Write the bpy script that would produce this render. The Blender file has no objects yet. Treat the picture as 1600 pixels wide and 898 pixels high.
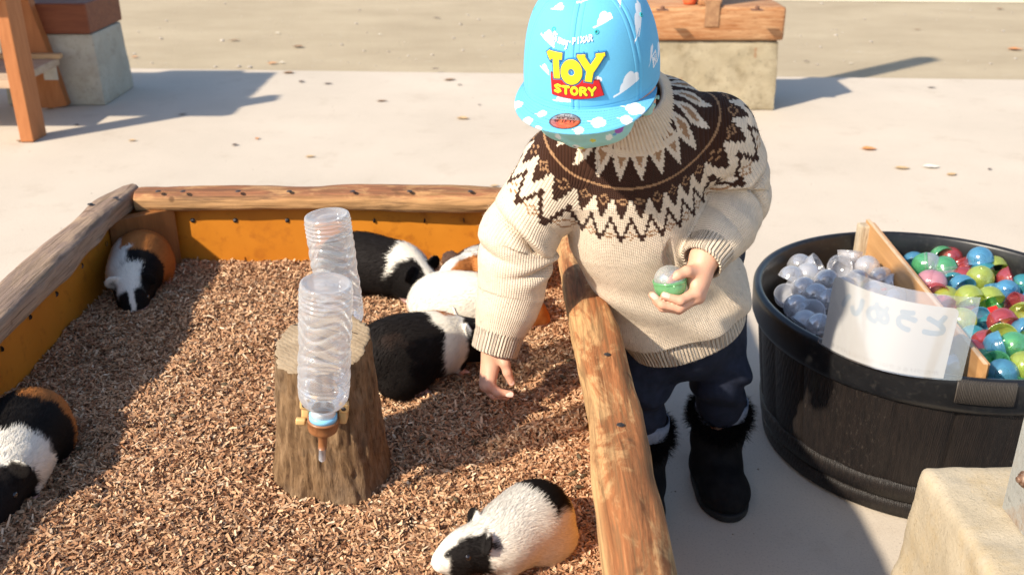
import bpy, math, random
import numpy as np
from mathutils import Matrix, Vector
random.seed(7)
RNG = np.random.default_rng(7)
scn = bpy.context.scene
COL = scn.collection
rad = math.radians

# ------------------------------------------------------------------ camera, light
F_PX, PITCH, CAM_H = 1556.0, rad(24), 1.15
cam_d = bpy.data.cameras.new('camera')
cam = bpy.data.objects.new('camera', cam_d)
COL.objects.link(cam)
cam.location = (0, 0, CAM_H)
cam.rotation_euler = (rad(90) - PITCH, 0, 0)
cam_d.sensor_width = 36
cam_d.lens = 36 * F_PX / 1600
cam_d.clip_end = 400
cam_d.clip_start = 0.02
cam_d.dof.use_dof = True
cam_d.dof.focus_distance = 1.42
cam_d.dof.aperture_fstop = 7.0
scn.camera = cam

SUN_EL = rad(37)
SUN_AZ = Vector((-0.78, -0.62, 0)).normalized()      # where the sun stands
sun_from = Vector((SUN_AZ.x * math.cos(SUN_EL), SUN_AZ.y * math.cos(SUN_EL), math.sin(SUN_EL)))
world = bpy.data.worlds.new('World')
scn.world = world
world.use_nodes = True
wn = world.node_tree
sky = wn.nodes.new('ShaderNodeTexSky')
sky.sky_type = 'NISHITA'
sky.sun_disc = False
sky.sun_elevation = SUN_EL
sky.sun_rotation = math.atan2(SUN_AZ.x, SUN_AZ.y)
wn.links.new(sky.outputs[0], wn.nodes['Background'].inputs[0])
wn.nodes['Background'].inputs[1].default_value = 0.125
sun_d = bpy.data.lights.new('sun', 'SUN')
sun_d.energy = 4.5
sun_d.angle = rad(1.3)
sun_d.color = (1.0, 0.89, 0.73)
sun = bpy.data.objects.new('sun', sun_d)
COL.objects.link(sun)
sun.location = (-6, -4, 6)
sun.rotation_euler = sun_from.to_track_quat('Z', 'Y').to_euler()
vs = scn.view_settings
vs.view_transform = 'Standard'
vs.look = 'None'
vs.exposure = 0.76
vs.gamma = 1
scn.cycles.max_bounces = 8
scn.cycles.transparent_max_bounces = 24
scn.cycles.use_denoising = True
scn.cycles.sample_clamp_indirect = 6


def at(u, v, z):
    """point of the place at height z seen at (u, v) of the photograph"""
    a = PITCH + math.atan((v - 449) / F_PX)
    y = (CAM_H - z) / math.tan(a)
    d = y * math.cos(PITCH) + (CAM_H - z) * math.sin(PITCH)
    return np.array(((u - 800) / F_PX * d, y, z))


def aty(u, v, y):
    """the same for a known distance y"""
    a = PITCH + math.atan((v - 449) / F_PX)
    z = CAM_H - y * math.tan(a)
    d = y * math.cos(PITCH) + (CAM_H - z) * math.sin(PITCH)
    return np.array(((u - 800) / F_PX * d, y, z))


# ------------------------------------------------------------------ scene helpers
def tag(o, label=None, cat=None, group=None, kind=None):
    for k, v in (('label', label), ('category', cat), ('group', group), ('kind', kind)):
        if v:
            o[k] = v
    return o


def thing(name, label, cat, loc=(0, 0, 0), rz=0.0, group=None):
    o = bpy.data.objects.new(name, None)
    o.empty_display_size = 0.05
    o.location = tuple(loc)
    o.rotation_euler = (0, 0, rz)
    COL.objects.link(o)
    return tag(o, label, cat, group)


def world_mat(o):
    m = o.matrix_basis.copy()
    while o.parent:
        o = o.parent
        m = o.matrix_basis @ m
    return m


def mk(name, V, Fs, mat, parent=None, local=False, smooth=True, col=None, uv=None, fl=None):
    """one mesh object; V in world coordinates unless local; Fs: array or list of arrays / ngons"""
    V = np.asarray(V, np.float32)
    if parent is not None and not local:
        mi = np.array(world_mat(parent).inverted())
        V = (V @ mi[:3, :3].T + mi[:3, 3]).astype(np.float32)
    if isinstance(Fs, np.ndarray):
        Fs = [Fs]
    loops, starts, n = [], [], 0
    for f in Fs:
        f = np.asarray(f, np.int32)
        if f.ndim == 1:
            f = f[None]
        loops.append(f.ravel())
        starts.append(n + np.arange(len(f)) * f.shape[1])
        n += f.size
    loops = np.concatenate(loops).astype(np.int32)
    starts = np.concatenate(starts).astype(np.int32)
    me = bpy.data.meshes.new(name)
    me.vertices.add(len(V))
    me.vertices.foreach_set('co', V.ravel())
    me.loops.add(len(loops))
    me.loops.foreach_set('vertex_index', loops)
    me.polygons.add(len(starts))
    me.polygons.foreach_set('loop_start', starts)
    me.update(calc_edges=True)
    me.validate()
    me.polygons.foreach_set('use_smooth', np.full(len(me.polygons), bool(smooth)))
    if col is not None:
        col = np.asarray(col, np.float32)
        if col.shape[1] == 3:
            col = np.c_[col, np.ones(len(col), np.float32)]
        a = me.color_attributes.new('col', 'FLOAT_COLOR', 'POINT')
        a.data.foreach_set('color', col.astype(np.float32).ravel())
    if uv is not None:
        a = me.attributes.new('kuv', 'FLOAT_VECTOR', 'POINT')
        uv = np.asarray(uv, np.float32)
        if uv.shape[1] == 2:
            uv = np.c_[uv, np.zeros(len(uv), np.float32)]
        a.data.foreach_set('vector', uv.astype(np.float32).ravel())
    if fl is not None:
        for k, x in fl.items():
            a = me.attributes.new(k, 'FLOAT', 'POINT')
            a.data.foreach_set('value', np.asarray(x, np.float32))
    for m_ in (mat if isinstance(mat, (list, tuple)) else [mat]):
        me.materials.append(m_)
    o = bpy.data.objects.new(name, me)
    COL.objects.link(o)
    if parent is not None:
        o.parent = parent
    return o


def inst(o, parent, loc, rot=(0, 0, 0), scale=(1, 1, 1)):
    c = o.copy()
    COL.objects.link(c)
    c.parent = parent
    c.location = loc
    c.rotation_euler = rot
    c.scale = scale
    return c


def gridf(nu, nv, cu=False, cv=False, off=0, flip=False):
    """quads of an nu x nv vertex grid (index u*nv+v)"""
    a = np.arange(nu if cu else nu - 1)
    b = np.arange(nv if cv else nv - 1)
    A, B = np.meshgrid(a, b, indexing='ij')
    A1, B1 = (A + 1) % nu, (B + 1) % nv
    q = np.stack([A * nv + B, A1 * nv + B, A1 * nv + B1, A * nv + B1], -1).reshape(-1, 4) + off
    return q[:, ::-1].copy() if flip else q


class MB:
    """collects pieces of one mesh"""
    def __init__(s):
        s.V, s.F, s.n = [], [], 0

    def add(s, V, Fs):
        V = np.asarray(V, float)
        s.V.append(V)
        for f in (Fs if isinstance(Fs, list) else [Fs]):
            s.F.append(np.asarray(f, int) + s.n)
        s.n += len(V)
        return s

    def box(s, lo, hi, M=None, bev=0.0, jit=0.0):
        lo, hi = np.array(lo, float), np.array(hi, float)
        c, h = (lo + hi) / 2, (hi - lo) / 2
        if bev <= 0:
            V = np.array([[x, y, z] for x in (-1, 1) for y in (-1, 1) for z in (-1, 1)]) * h + c
            Fq = np.array([[0, 1, 3, 2], [4, 6, 7, 5], [0, 4, 5, 1], [2, 3, 7, 6], [0, 2, 6, 4], [1, 5, 7, 3]])
        else:
            bm = __import__('bmesh').new()
            __import__('bmesh').ops.create_cube(bm, size=2)
            for v in bm.verts:
                v.co = Vector(np.array(v.co) * h)
            __import__('bmesh').ops.bevel(bm, geom=bm.edges[:], offset=bev, segments=2, affect='EDGES', profile=0.6)
            bm.verts.index_update()
            V = np.array([v.co[:] for v in bm.verts]) + c
            Fq = [np.array([v.index for v in f.verts]) for f in bm.faces]
            bm.free()
        if M is not None:
            M = np.array(M)
            V = V @ M[:3, :3].T + M[:3, 3]
        return s.add(V, Fq)

    def tube(s, P, R, n=12, caps=True):
        P = np.array(P, float)
        R = np.broadcast_to(np.array(R, float), (len(P),))
        T = np.gradient(P, axis=0)
        T /= np.linalg.norm(T, axis=1)[:, None] + 1e-12
        ref = np.array([0, 0, 1.0]) if abs(T[0, 2]) < .9 else np.array([1.0, 0, 0])
        A = np.cross(T, ref); A /= np.linalg.norm(A, axis=1)[:, None]
        B = np.cross(T, A)
        t = np.linspace(0, 2 * np.pi, n, endpoint=False)
        V = P[:, None] + R[:, None, None] * (np.cos(t)[None, :, None] * A[:, None] + np.sin(t)[None, :, None] * B[:, None])
        Fs = [gridf(len(P), n, cv=True, flip=True)]
        if caps:
            Fs += [np.arange(n)[::1], np.arange(n)[::-1] + (len(P) - 1) * n]
        return s.add(V.reshape(-1, 3), Fs)

    def lathe(s, prof, n=32, M=None, fn=None):
        prof = np.array(prof, float)
        t = np.linspace(0, 2 * np.pi, n, endpoint=False)
        r, z = prof[:, 0][:, None], prof[:, 1][:, None]
        V = np.stack([r * np.cos(t), r * np.sin(t), z + 0 * t], -1)
        if fn is not None:
            V = fn(V, t)
        V = V.reshape(-1, 3)
        if M is not None:
            M = np.array(M)
            V = V @ M[:3, :3].T + M[:3, 3]
        return s.add(V, gridf(len(prof), n, cv=True, flip=True))

    def build(s, name, mat, parent=None, **k):
        return mk(name, np.concatenate(s.V), s.F, mat, parent, **k)


def frame(o, x, y, z):
    m = np.eye(4)
    m[:3, 0], m[:3, 1], m[:3, 2], m[:3, 3] = x, y, z, o
    return m


def nrm(v):
    v = np.asarray(v, float)
    return v / (np.linalg.norm(v) + 1e-12)


# ------------------------------------------------------------------ numpy noise
def _h(ix, iy, iz, seed):
    n = (ix.astype(np.int64) * 374761393 + iy.astype(np.int64) * 668265263 + iz.astype(np.int64) * 2147483647 + seed * 974711) & 0xffffffff
    n = ((n ^ (n >> 13)) * 1274126177) & 0xffffffff
    n = ((n ^ (n >> 16)) * 2246822519) & 0xffffffff
    return ((n ^ (n >> 15)) & 0xffff) / 32767.5 - 1


def vnoise(P, seed=0):
    P = np.asarray(P, float)
    i = np.floor(P)
    f = P - i
    f = f * f * (3 - 2 * f)
    i = i.astype(np.int64)
    r = 0
    for a in (0, 1):
        wx = f[..., 0] if a else 1 - f[..., 0]
        for b in (0, 1):
            wy = f[..., 1] if b else 1 - f[..., 1]
            for c in (0, 1):
                wz = f[..., 2] if c else 1 - f[..., 2]
                r = r + wx * wy * wz * _h(i[..., 0] + a, i[..., 1] + b, i[..., 2] + c, seed)
    return r


def fbm(P, oct=3, seed=0):
    P = np.asarray(P, float)
    r, a = 0, 1.0
    for k in range(oct):
        r = r + a * vnoise(P * 2 ** k, seed + k)
        a *= .5
    return r


def ss(a, b, x):
    t = np.clip((np.asarray(x, float) - a) / (b - a), 0, 1)
    return t * t * (3 - 2 * t)


# ------------------------------------------------------------------ signed distance modelling
def smin(a, b, k):
    h = np.clip(.5 + .5 * (b - a) / k, 0, 1)
    return b + (a - b) * h - k * h * (1 - h)


def smax(a, b, k):
    return -smin(-a, -b, k)


def sph(p, c, r):
    return np.linalg.norm(p - np.asarray(c), axis=-1) - r


def cone(p, a, b, ra, rb):
    a, b = np.asarray(a, float), np.asarray(b, float)
    d = b - a
    t = np.clip(((p - a) @ d) / (d @ d), 0, 1)
    return np.linalg.norm(p - a - t[..., None] * d, axis=-1) - (ra + (rb - ra) * t)


def chain(p, P, R, k=.01):
    r = None
    for i in range(len(P) - 1):
        d = cone(p, P[i], P[i + 1], R[i], R[i + 1])
        r = d if r is None else smin(r, d, k)
    return r


def ell(p, c, r, M=None):
    q = p - np.asarray(c)
    if M is not None:
        q = q @ np.asarray(M)          # columns of M = local axes
    r = np.asarray(r, float)
    k0 = np.linalg.norm(q / r, axis=-1)
    k1 = np.linalg.norm(q / (r * r), axis=-1)
    return np.where(k0 < 1e-6, -r.min(), k0 * (k0 - 1) / np.maximum(k1, 1e-9))


def sdf_mesh(f, lo, hi, h, B=10, L=1.3):
    lo, hi = np.array(lo, float), np.array(hi, float)
    nb = np.ceil(((hi - lo) / h + 1) / B).astype(int)
    g = [lo[i] + (np.arange(nb[i]) * B + (B - 1) / 2) * h for i in range(3)]
    C = np.stack(np.meshgrid(*g, indexing='ij'), -1).reshape(-1, 3)
    d = f(C)
    act = np.abs(d) < h * B * .87 * L + h
    arr = np.sign(d).astype(np.float32).reshape(nb)
    arr = np.repeat(np.repeat(np.repeat(arr, B, 0), B, 1), B, 2)
    a6 = arr.reshape(nb[0], B, nb[1], B, nb[2], B)
    idx = np.argwhere(act.reshape(nb))
    o = np.stack(np.meshgrid(np.arange(B), np.arange(B), np.arange(B), indexing='ij'), -1)
    for k in range(0, len(idx), 300):
        ii = idx[k:k + 300]
        P = lo + h * (ii[:, None, None, None] * B + o[None])
        a6[ii[:, 0], :, ii[:, 1], :, ii[:, 2], :] = f(P.reshape(-1, 3)).reshape(len(ii), B, B, B)
    s = arr < 0
    cnt = np.zeros(np.array(s.shape) - 1, np.int8)
    n = s.shape
    for a in (0, 1):
        for b in (0, 1):
            for c in (0, 1):
                cnt += s[a:n[0] - 1 + a, b:n[1] - 1 + b, c:n[2] - 1 + c]
    ci = np.argwhere((cnt > 0) & (cnt < 8))
    cv = {}
    for a in (0, 1):
        for b in (0, 1):
            for c in (0, 1):
                cv[a, b, c] = arr[ci[:, 0] + a, ci[:, 1] + b, ci[:, 2] + c]
    acc = np.zeros((len(ci), 3)); num = np.zeros(len(ci))
    for ax in range(3):
        for p in (0, 1):
            for q in (0, 1):
                k0 = [0, 0, 0]; k1 = [0, 0, 0]
                oth = [i for i in range(3) if i != ax]
                k0[oth[0]] = k1[oth[0]] = p; k0[oth[1]] = k1[oth[1]] = q
                k1[ax] = 1
                v0, v1 = cv[tuple(k0)], cv[tuple(k1)]
                m = (v0 < 0) != (v1 < 0)
                t = np.where(m, v0 / np.where(m, v0 - v1, 1), 0)
                pt = np.tile(np.array(k0, float), (len(ci), 1)); pt[:, ax] = t
                acc += pt * m[:, None]; num += m
    V = lo + h * (ci + acc / num[:, None])
    look = np.full(cnt.shape, -1, np.int32)
    look[ci[:, 0], ci[:, 1], ci[:, 2]] = np.arange(len(ci))
    Q = []
    for ax in range(3):
        sl0 = [slice(None)] * 3; sl1 = [slice(None)] * 3
        sl0[ax] = slice(0, -1); sl1[ax] = slice(1, None)
        e = np.argwhere(s[tuple(sl0)] != s[tuple(sl1)])
        o1, o2 = (ax + 1) % 3, (ax + 2) % 3
        e = e[(e[:, o1] > 0) & (e[:, o2] > 0) & (e[:, o1] < cnt.shape[o1]) & (e[:, o2] < cnt.shape[o2])]
        q = []
        for da, db in ((-1, -1), (0, -1), (0, 0), (-1, 0)):
            c = e.copy(); c[:, o1] += da; c[:, o2] += db
            q.append(look[c[:, 0], c[:, 1], c[:, 2]])
        q = np.stack(q, -1)
        neg = s[e[:, 0], e[:, 1], e[:, 2]]
        q[~neg] = q[~neg][:, ::-1]
        Q.append(q[(q >= 0).all(1)])
    return V, np.concatenate(Q)


def vert_normals(V, Q):
    n = np.cross(V[Q[:, 2]] - V[Q[:, 0]], V[Q[:, 3]] - V[Q[:, 1]])
    N = np.zeros_like(V)
    for k in range(4):
        np.add.at(N, Q[:, k], n)
    return N / (np.linalg.norm(N, axis=1)[:, None] + 1e-15)


# ------------------------------------------------------------------ materials
class NT:
    def __init__(s, name):
        s.m = bpy.data.materials.new(name)
        s.m.use_nodes = True
        s.t = s.m.node_tree
        s.b = s.t.nodes['Principled BSDF']
        s.out = s.t.nodes['Material Output']

    def n(s, typ, props=None, **inp):
        x = s.t.nodes.new('ShaderNode' + typ)
        for k, v in (props or {}).items():
            setattr(x, k, v)
        for k, v in inp.items():
            k = k.replace('_', ' ')
            if k.isdigit():
                k = int(k)
            s.set(x.inputs[k], v)
        return x

    def set(s, sock, v):
        if isinstance(v, bpy.types.NodeSocket):
            s.t.links.new(v, sock)
        elif isinstance(v, bpy.types.Node):
            s.t.links.new(v.outputs[0], sock)
        else:
            if hasattr(sock.default_value, '__len__') and len(sock.default_value) == 4 and len(v) == 3:
                v = tuple(v) + (1,)
            sock.default_value = v

    def coord(s, scale=(1, 1, 1), kind='Object', rot=(0, 0, 0)):
        tc = s.n('TexCoord')
        return s.n('Mapping', Vector=tc.outputs[kind], Scale=scale, Rotation=rot)

    def noise(s, vec, scale, detail=5, rough=.6, dist=0.0):
        return s.n('TexNoise', Vector=vec, Scale=scale, Detail=detail, Roughness=rough, Distortion=dist)

    def ramp(s, fac, *stops):
        r = s.n('ValToRGB', Fac=fac)
        e = r.color_ramp.elements
        for i, (p, c) in enumerate(stops):
            x = e[i] if i < 2 else e.new(p)
            x.position = p
            if not hasattr(c, '__len__'):
                c = (c, c, c)
            x.color = tuple(c) + (1,)
        return r

    def mix(s, fac, a, b, mode='MIX'):
        x = s.t.nodes.new('ShaderNodeMix')
        x.data_type = 'RGBA'
        x.blend_type = mode
        s.set(x.inputs['Factor'], fac)
        s.set(x.inputs['A'], a)
        s.set(x.inputs['B'], b)
        return x.outputs['Result']

    def math(s, op, a, b=0.0):
        x = s.n('Math', {'operation': op})
        s.set(x.inputs[0], a)
        s.set(x.inputs[1], b)
        return x.outputs[0]

    def bump(s, h, dist=.002, strength=.5, prev=None):
        x = s.n('Bump', Height=h, Distance=dist, Strength=strength)
        if prev is not None:
            s.set(x.inputs['Normal'], prev)
        return x

    def fin(s, base=None, rough=None, spec=None, normal=None, **k):
        for key, v in (('Base Color', base), ('Roughness', rough), ('Specular IOR Level', spec), ('Normal', normal)):
            if v is not None:
                s.set(s.b.inputs[key], v)
        for key, v in k.items():
            s.set(s.b.inputs[key.replace('_', ' ')], v)
        return s.m


def noisy(name, c1, c2, scale=20, rough=.8, bump=.3, bscale=None, bdist=.002, stretch=(1, 1, 1), c3=None, spec=.3, lo=.35, hi=.65, **k):
    t = NT(name)
    co = t.coord(stretch)
    n = t.noise(co, scale, 7, .62)
    base = t.ramp(n, (lo, c1), (hi, c2)).outputs[0]
    if c3 is not None:
        n3 = t.noise(co, scale * 5, 4, .6)
        base = t.mix(t.ramp(n3, (.55, 0), (.7, 1)), base, c3)
    nb = t.noise(co, bscale or scale * 4, 6, .6)
    return t.fin(base, rough, spec, t.bump(nb, bdist, bump) if bump else None, **k)


def vcol(name, rough=.8, spec=.2, bscale=None, bump=.3, bdist=.001, **k):
    t = NT(name)
    a = t.n('Attribute', {'attribute_name': 'col'})
    nb = None
    if bscale:
        nb = t.bump(t.noise(t.coord(), bscale, 3), bdist, bump)
    return t.fin(a.outputs['Color'], rough, spec, nb, **k)

# ================================================================== SETTING
def sheet(name, x0, x1, y0, y1, z, mat):
    V = [(x0, y0, z), (x1, y0, z), (x1, y1, z), (x0, y1, z)]
    return tag(mk(name, V, np.array([[0, 1, 2, 3]]), mat, smooth=False), kind='structure')


def concrete_mat():
    t = NT('concrete floor')
    co = t.coord()
    big = t.noise(co, 1.3, 5, .6)
    base = t.ramp(big, (.3, (.49, .425, .345)), (.7, (.57, .495, .405))).outputs[0]
    st = t.noise(co, 5, 6, .7)
    base = t.mix(t.ramp(st, (.56, 0), (.8, .5)), base, (.36, .285, .21))
    fine = t.noise(co, 260, 3, .6)
    base = t.mix(t.ramp(fine, (.34, .4), (.44, 0)), base, (.25, .21, .18))
    base = t.mix(t.ramp(t.noise(co, 170, 2, .5), (.66, 0), (.72, .35)), base, (.62, .56, .48))
    b = t.bump(t.noise(co, 120, 6, .7), .002, .35)
    return t.fin(base, .85, .25, b)


sand_m = NT('packed sand')
_c = sand_m.coord((1, 1.5, 1))
_b = sand_m.ramp(sand_m.noise(_c, 1.1, 7, .65), (.3, (.35, .285, .195)), (.68, (.44, .365, .255))).outputs[0]
_b = sand_m.mix(sand_m.ramp(sand_m.noise(_c, 9, 4, .7), (.62, 0), (.75, .6)), _b, (.47, .42, .33))
sand_m = sand_m.fin(_b, .95, .1, sand_m.bump(sand_m.noise(_c, 40, 6, .7), .012, .5))
sheet('ground', -120, 120, -120, 220, -.02, sand_m)
P0, P1 = at(180, 107, 0), at(1600, 125, 0)
slope = (P1[1] - P0[1]) / (P1[0] - P0[0])
yl = lambda x: P0[1] + slope * (x - P0[0])
m = MB()
m.add([(-9, -7, 0), (9, -7, 0), (9, yl(9), 0), (-9, yl(-9), 0), (-9, yl(-9), -.15), (9, yl(9), -.15)],
      [np.array([[0, 1, 2, 3]]), np.array([[3, 2, 5, 4]])])
tag(m.build('pavement', concrete_mat(), smooth=False), kind='structure')
# pale far path catching the sun at the top right
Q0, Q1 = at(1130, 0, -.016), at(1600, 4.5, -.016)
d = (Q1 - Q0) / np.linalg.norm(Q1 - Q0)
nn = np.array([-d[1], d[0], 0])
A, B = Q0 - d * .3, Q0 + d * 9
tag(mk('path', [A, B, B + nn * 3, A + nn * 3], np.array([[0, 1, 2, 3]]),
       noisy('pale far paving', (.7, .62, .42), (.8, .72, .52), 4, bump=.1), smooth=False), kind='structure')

# ================================================================== PEN
def wood_rail_mat(name, axis, tan, red, grey=None, greyamt=0.0):
    st = [26, 26, 26]
    st[axis] = 1.6
    t = NT(name)
    co = t.coord(tuple(st))
    iso = t.coord()
    grain = t.noise(co, 2.6, 10, .74, .9)
    base = t.ramp(grain, (.34, tuple(x * .5 for x in tan)), (.48, tan), (.66, tuple(min(1, x * 1.22) for x in tan))).outputs[0]
    top = t.n('Attribute', {'attribute_name': 'top'}).outputs['Fac']
    s2 = [9, 9, 9]
    s2[axis] = 3.2
    pat = t.noise(t.coord(tuple(s2)), 1.9, 9, .74, .7)
    msk = t.math('MULTIPLY', t.ramp(pat, (.43, .18), (.51, .95)), top)
    redv = t.mix(t.ramp(grain, (.36, 0), (.6, 1)), tuple(x * .42 for x in red), tuple(x * 1.3 for x in red))
    base = t.mix(msk, base, redv)
    if grey is not None:
        base = t.mix(t.math('MULTIPLY', t.ramp(t.noise(t.coord(tuple(s2)), 1.1, 6, .7), (.3, .5), (.6, 1)), greyamt), base, grey)
    kn = t.ramp(t.noise(iso, 21, 2, .5), (.70, 0), (.76, 1))
    base = t.mix(t.math('MULTIPLY', kn, .75), base, (.1, .05, .025))
    thin = [110, 110, 110]
    thin[axis] = 2.2
    crack = t.ramp(t.noise(t.coord(tuple(thin)), 1.0, 3, .5), (.30, 1), (.345, 0))
    base = t.mix(t.math('MULTIPLY', crack, .7), base, (.09, .05, .03))
    f3 = [170, 170, 170]
    f3[axis] = 5.0
    fine = t.noise(t.coord(tuple(f3)), 1.0, 5, .7, .4)
    base = t.mix(t.ramp(fine, (.38, .6), (.52, 0)), base, tuple(x * .33 for x in tan))
    base = t.mix(t.ramp(fine, (.58, 0), (.70, .25)), base, tuple(min(1, x * 1.5) for x in tan))
    b = t.bump(fine, .002, .6, t.bump(grain, .004, .55))
    b = t.bump(crack, .003, -.6, b)
    return t.fin(base, .8, .2, b)


def log_rail(name, axis, P, hw, hh, mat, parent, seed, flat=3.0, nseg=260, nr=56, knob=()):
    """a stripped half log laid along axis; P path points, hw/hh half width / height"""
    P = np.array(P, float)
    s = np.linspace(0, len(P) - 1, nseg)
    C = np.stack([np.interp(s, np.arange(len(P)), P[:, k]) for k in range(3)], 1)
    ker = np.hanning(15); ker /= ker.sum()
    for k in range(3):
        C[:, k] = np.convolve(np.pad(C[:, k], 7, 'edge'), ker, 'valid')
    hw = np.interp(s, np.linspace(0, len(P) - 1, len(hw)), hw)
    t = np.linspace(0, 2 * np.pi, nr, endpoint=False)
    cs, sn = np.cos(t), np.sin(t)
    ex = 2 / flat
    X = np.sign(cs) * np.abs(cs) ** ex
    Z = np.sign(sn) * np.abs(sn) ** ex
    other = 1 - axis
    V = np.repeat(C[:, None], nr, 1)
    V[:, :, other] += hw[:, None] * X
    V[:, :, 2] += hh * Z
    q = V.copy()
    q[..., axis] *= .22
    nz = fbm(q * 30 + seed, 4, seed) * .0034 + fbm(V * 5 + seed, 2, seed + 9) * .0028
    V[:, :, other] += nz * X
    V[:, :, 2] += nz * Z
    top = np.repeat(ss(.15, .8, Z)[None], nseg, 0)
    Fs = [gridf(nseg, nr, cv=True, flip=axis == 1)]
    Fs += [np.arange(nr), np.arange(nr) + (nseg - 1) * nr]
    return mk(name, V.reshape(-1, 3), Fs, mat, parent, fl={'top': top.ravel()})


pen = thing('animal_pen', 'wooden guinea pig pen with log rails and orange inner walls', 'pen', (-.36, 1.3, 0))
XL, XR, YB, YF, ZS = -.845, .122, 2.055, .5, .30
orange = noisy('orange painted board', (.47, .160, .012), (.55, .20, .017), 6, .45, .2, 90, .0008, c3=(.40, .13, .012), spec=.35)
brown_post = noisy('brown corner post', (.2, .075, .02), (.3, .12, .035), 3, .6, .4, 30, .003, (14, 14, 1.5))
railR = wood_rail_mat('stripped log right', 1, (.50, .30, .135), (.29, .105, .038))
railB = wood_rail_mat('stripped log back', 0, (.46, .25, .10), (.22, .075, .028), (.30, .23, .20), .15)
railL = wood_rail_mat('stripped log left', 1, (.40, .27, .16), (.22, .14, .10), (.27, .20, .16), .62)
for lo, hi in (((XL - .022, YF, .0), (XL, YB, .428)), ((XL, YB, .0), (XR, YB + .022, .428)),
               ((XR, YF, .0), (XR + .022, YB + .022, .428)), ((XL, YF - .022, 0), (XR, YF, .428))):
    MB().box(lo, hi, bev=.002).build('wall_panel', orange, pen, smooth=False)
log_rail('rail', 1, [(.13, .42, .448), (.134, .8, .446), (.133, 1.0, .448), (.139, 1.16, .446), (.130, 1.36, .448), (.122, 1.58, .448), (.115, 1.83, .446), (.118, 2.02, .444)],
         [.042, .038, .035, .038, .038, .035, .029, .030], .031, railR, pen, 3, 2.6)
log_rail('rail', 0, [(-.815, 2.055, .446), (-.4, 2.052, .448), (-.02, 2.05, .446), (.08, 2.05, .444)], [.034, .034, .036, .032], .025, railB, pen, 11, 2.6)
log_rail('rail', 1, [(-.85, .45, .452), (-.834, .9, .452), (-.828, 1.32, .452), (-.834, 1.55, .453), (-.842, 1.76, .453), (-.846, 1.93, .448), (-.845, 2.03, .444), (-.842, 2.085, .442)],
         [.032, .032, .034, .034, .033, .032, .032, .026], .024, railL, pen, 23, 4.0)
log_rail('rail', 0, [(-.80, .44, .446), (-.3, .44, .446), (.09, .44, .446)], [.035, .036, .034], .025, railB, pen, 31, 2.6)
# corner posts (back left one shows as a dark brown board set across the corner)
MB().box((-.07, -.012, .02), (.07, .012, .43), Matrix.Translation((XL + .052, YB - .052, 0)) @ Matrix.Rotation(rad(38), 4, 'Z'), bev=.002).build('corner_post', brown_post, pen, smooth=False)
MB().box((XR - .06, YB - .03, .02), (XR - .001, YB - .001, .43), bev=.003).build('corner_post', brown_post, pen, smooth=False)
steel_d = noisy('dull screw steel', (.05, .045, .045), (.10, .09, .09), 300, .45, 0, Metallic=.7)
sm = MB().lathe([(0, .0022), (.003, .0022), (.0052, .0008), (.0056, 0)], 12)
sm.box((-.004, -.0007, .0019), (.004, .0007, .0026)).box((-.0007, -.004, .0019), (.0007, .004, .0026))
scr = None
for k in range(9):
    l = (XL + .001, .98 + .118 * k + .01 * math.sin(5 * k), .392 - .004 * math.cos(3 * k))
    M = (np.array(l) - np.array(pen.location))
    if scr is None:
        scr = sm.build('screw', steel_d, pen, local=True)
        scr.location = M
        scr.rotation_euler = (0, rad(90), 0)
    else:
        inst(scr, pen, M, (0, rad(90), .4 * k))
for k in range(8):
    l = np.array((-.70 + .1 * k + .008 * math.sin(4 * k), YB - .001, .396)) - np.array(pen.location)
    inst(scr, pen, l, (rad(90), 0, .3 * k))
for u in (247, 286, 372, 452, 551, 640, 735):     # heads on top of the back rail
    l = at(u, 299, .4735) - np.array(pen.location)
    inst(scr, pen, l, (0, 0, .2 * u), (1.1, 1.1, .6))
for u, v in ((181, 309), (141, 319), (105, 371), (60, 425)):
    l = at(u, v, .4745) - np.array(pen.location)
    inst(scr, pen, l, (0, 0, .2 * u), (1.1, 1.1, .6))
for y in (.93, 1.08, 1.27, 1.5):
    inst(scr, pen, np.array((.137, y, .4795)) - np.array(pen.location), (0, 0, y), (.9, .9, .5))

# ================================================================== SHAVINGS
def bed_z(x, y):
    p = np.stack([np.asarray(x, float), np.asarray(y, float), 0 * np.asarray(x, float)], -1)
    z = ZS + .010 * vnoise(p * 6.5, 5) + .006 * vnoise(p * 17, 6) + .003 * vnoise(p * 40, 8)
    z = z + .012 * ss(-.62, -.84, x) * ss(1.9, 1.2, y)
    return z


gx, gy = np.linspace(XL, XR, 180), np.linspace(YF, YB, 280)
GX, GY = np.meshgrid(gx, gy, indexing='ij')
bedm = NT('bedding under layer')
_n = bedm.noise(bedm.coord(), 150, 4, .7)
bedm = bedm.fin(bedm.ramp(_n, (.35, (.12, .06, .035)), (.65, (.30, .17, .1))).outputs[0], .95, .1, bedm.bump(_n, .004, .8))
tag(mk('bedding', np.stack([GX, GY, bed_z(GX, GY) - .004], -1).reshape(-1, 3), gridf(180, 280), bedm), kind='stuff')
n = 190000
y = YF + .25 + (YB - YF - .25) * RNG.random(n) ** 1.25
x = XL + (XR - XL) * RNG.random(n)
x, y = np.clip(x, XL + .004, XR - .004), np.clip(y, YF, YB - .004)
ln = .0028 + .0060 * RNG.random(n) ** 1.5
big = RNG.random(n) < .04
ln[big] *= 1.6
wd = .0009 + .0013 * RNG.random(n)
ang = RNG.random(n) * 2 * np.pi
tilt = RNG.normal(0, .38, n)
roll = RNG.normal(0, .7, n)
curl = RNG.normal(0, .5, n)
z = bed_z(x, y) + RNG.random(n) ** 1.4 * .007 - .001
D = np.stack([np.cos(ang) * np.cos(tilt), np.sin(ang) * np.cos(tilt), np.sin(tilt)], -1)
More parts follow.
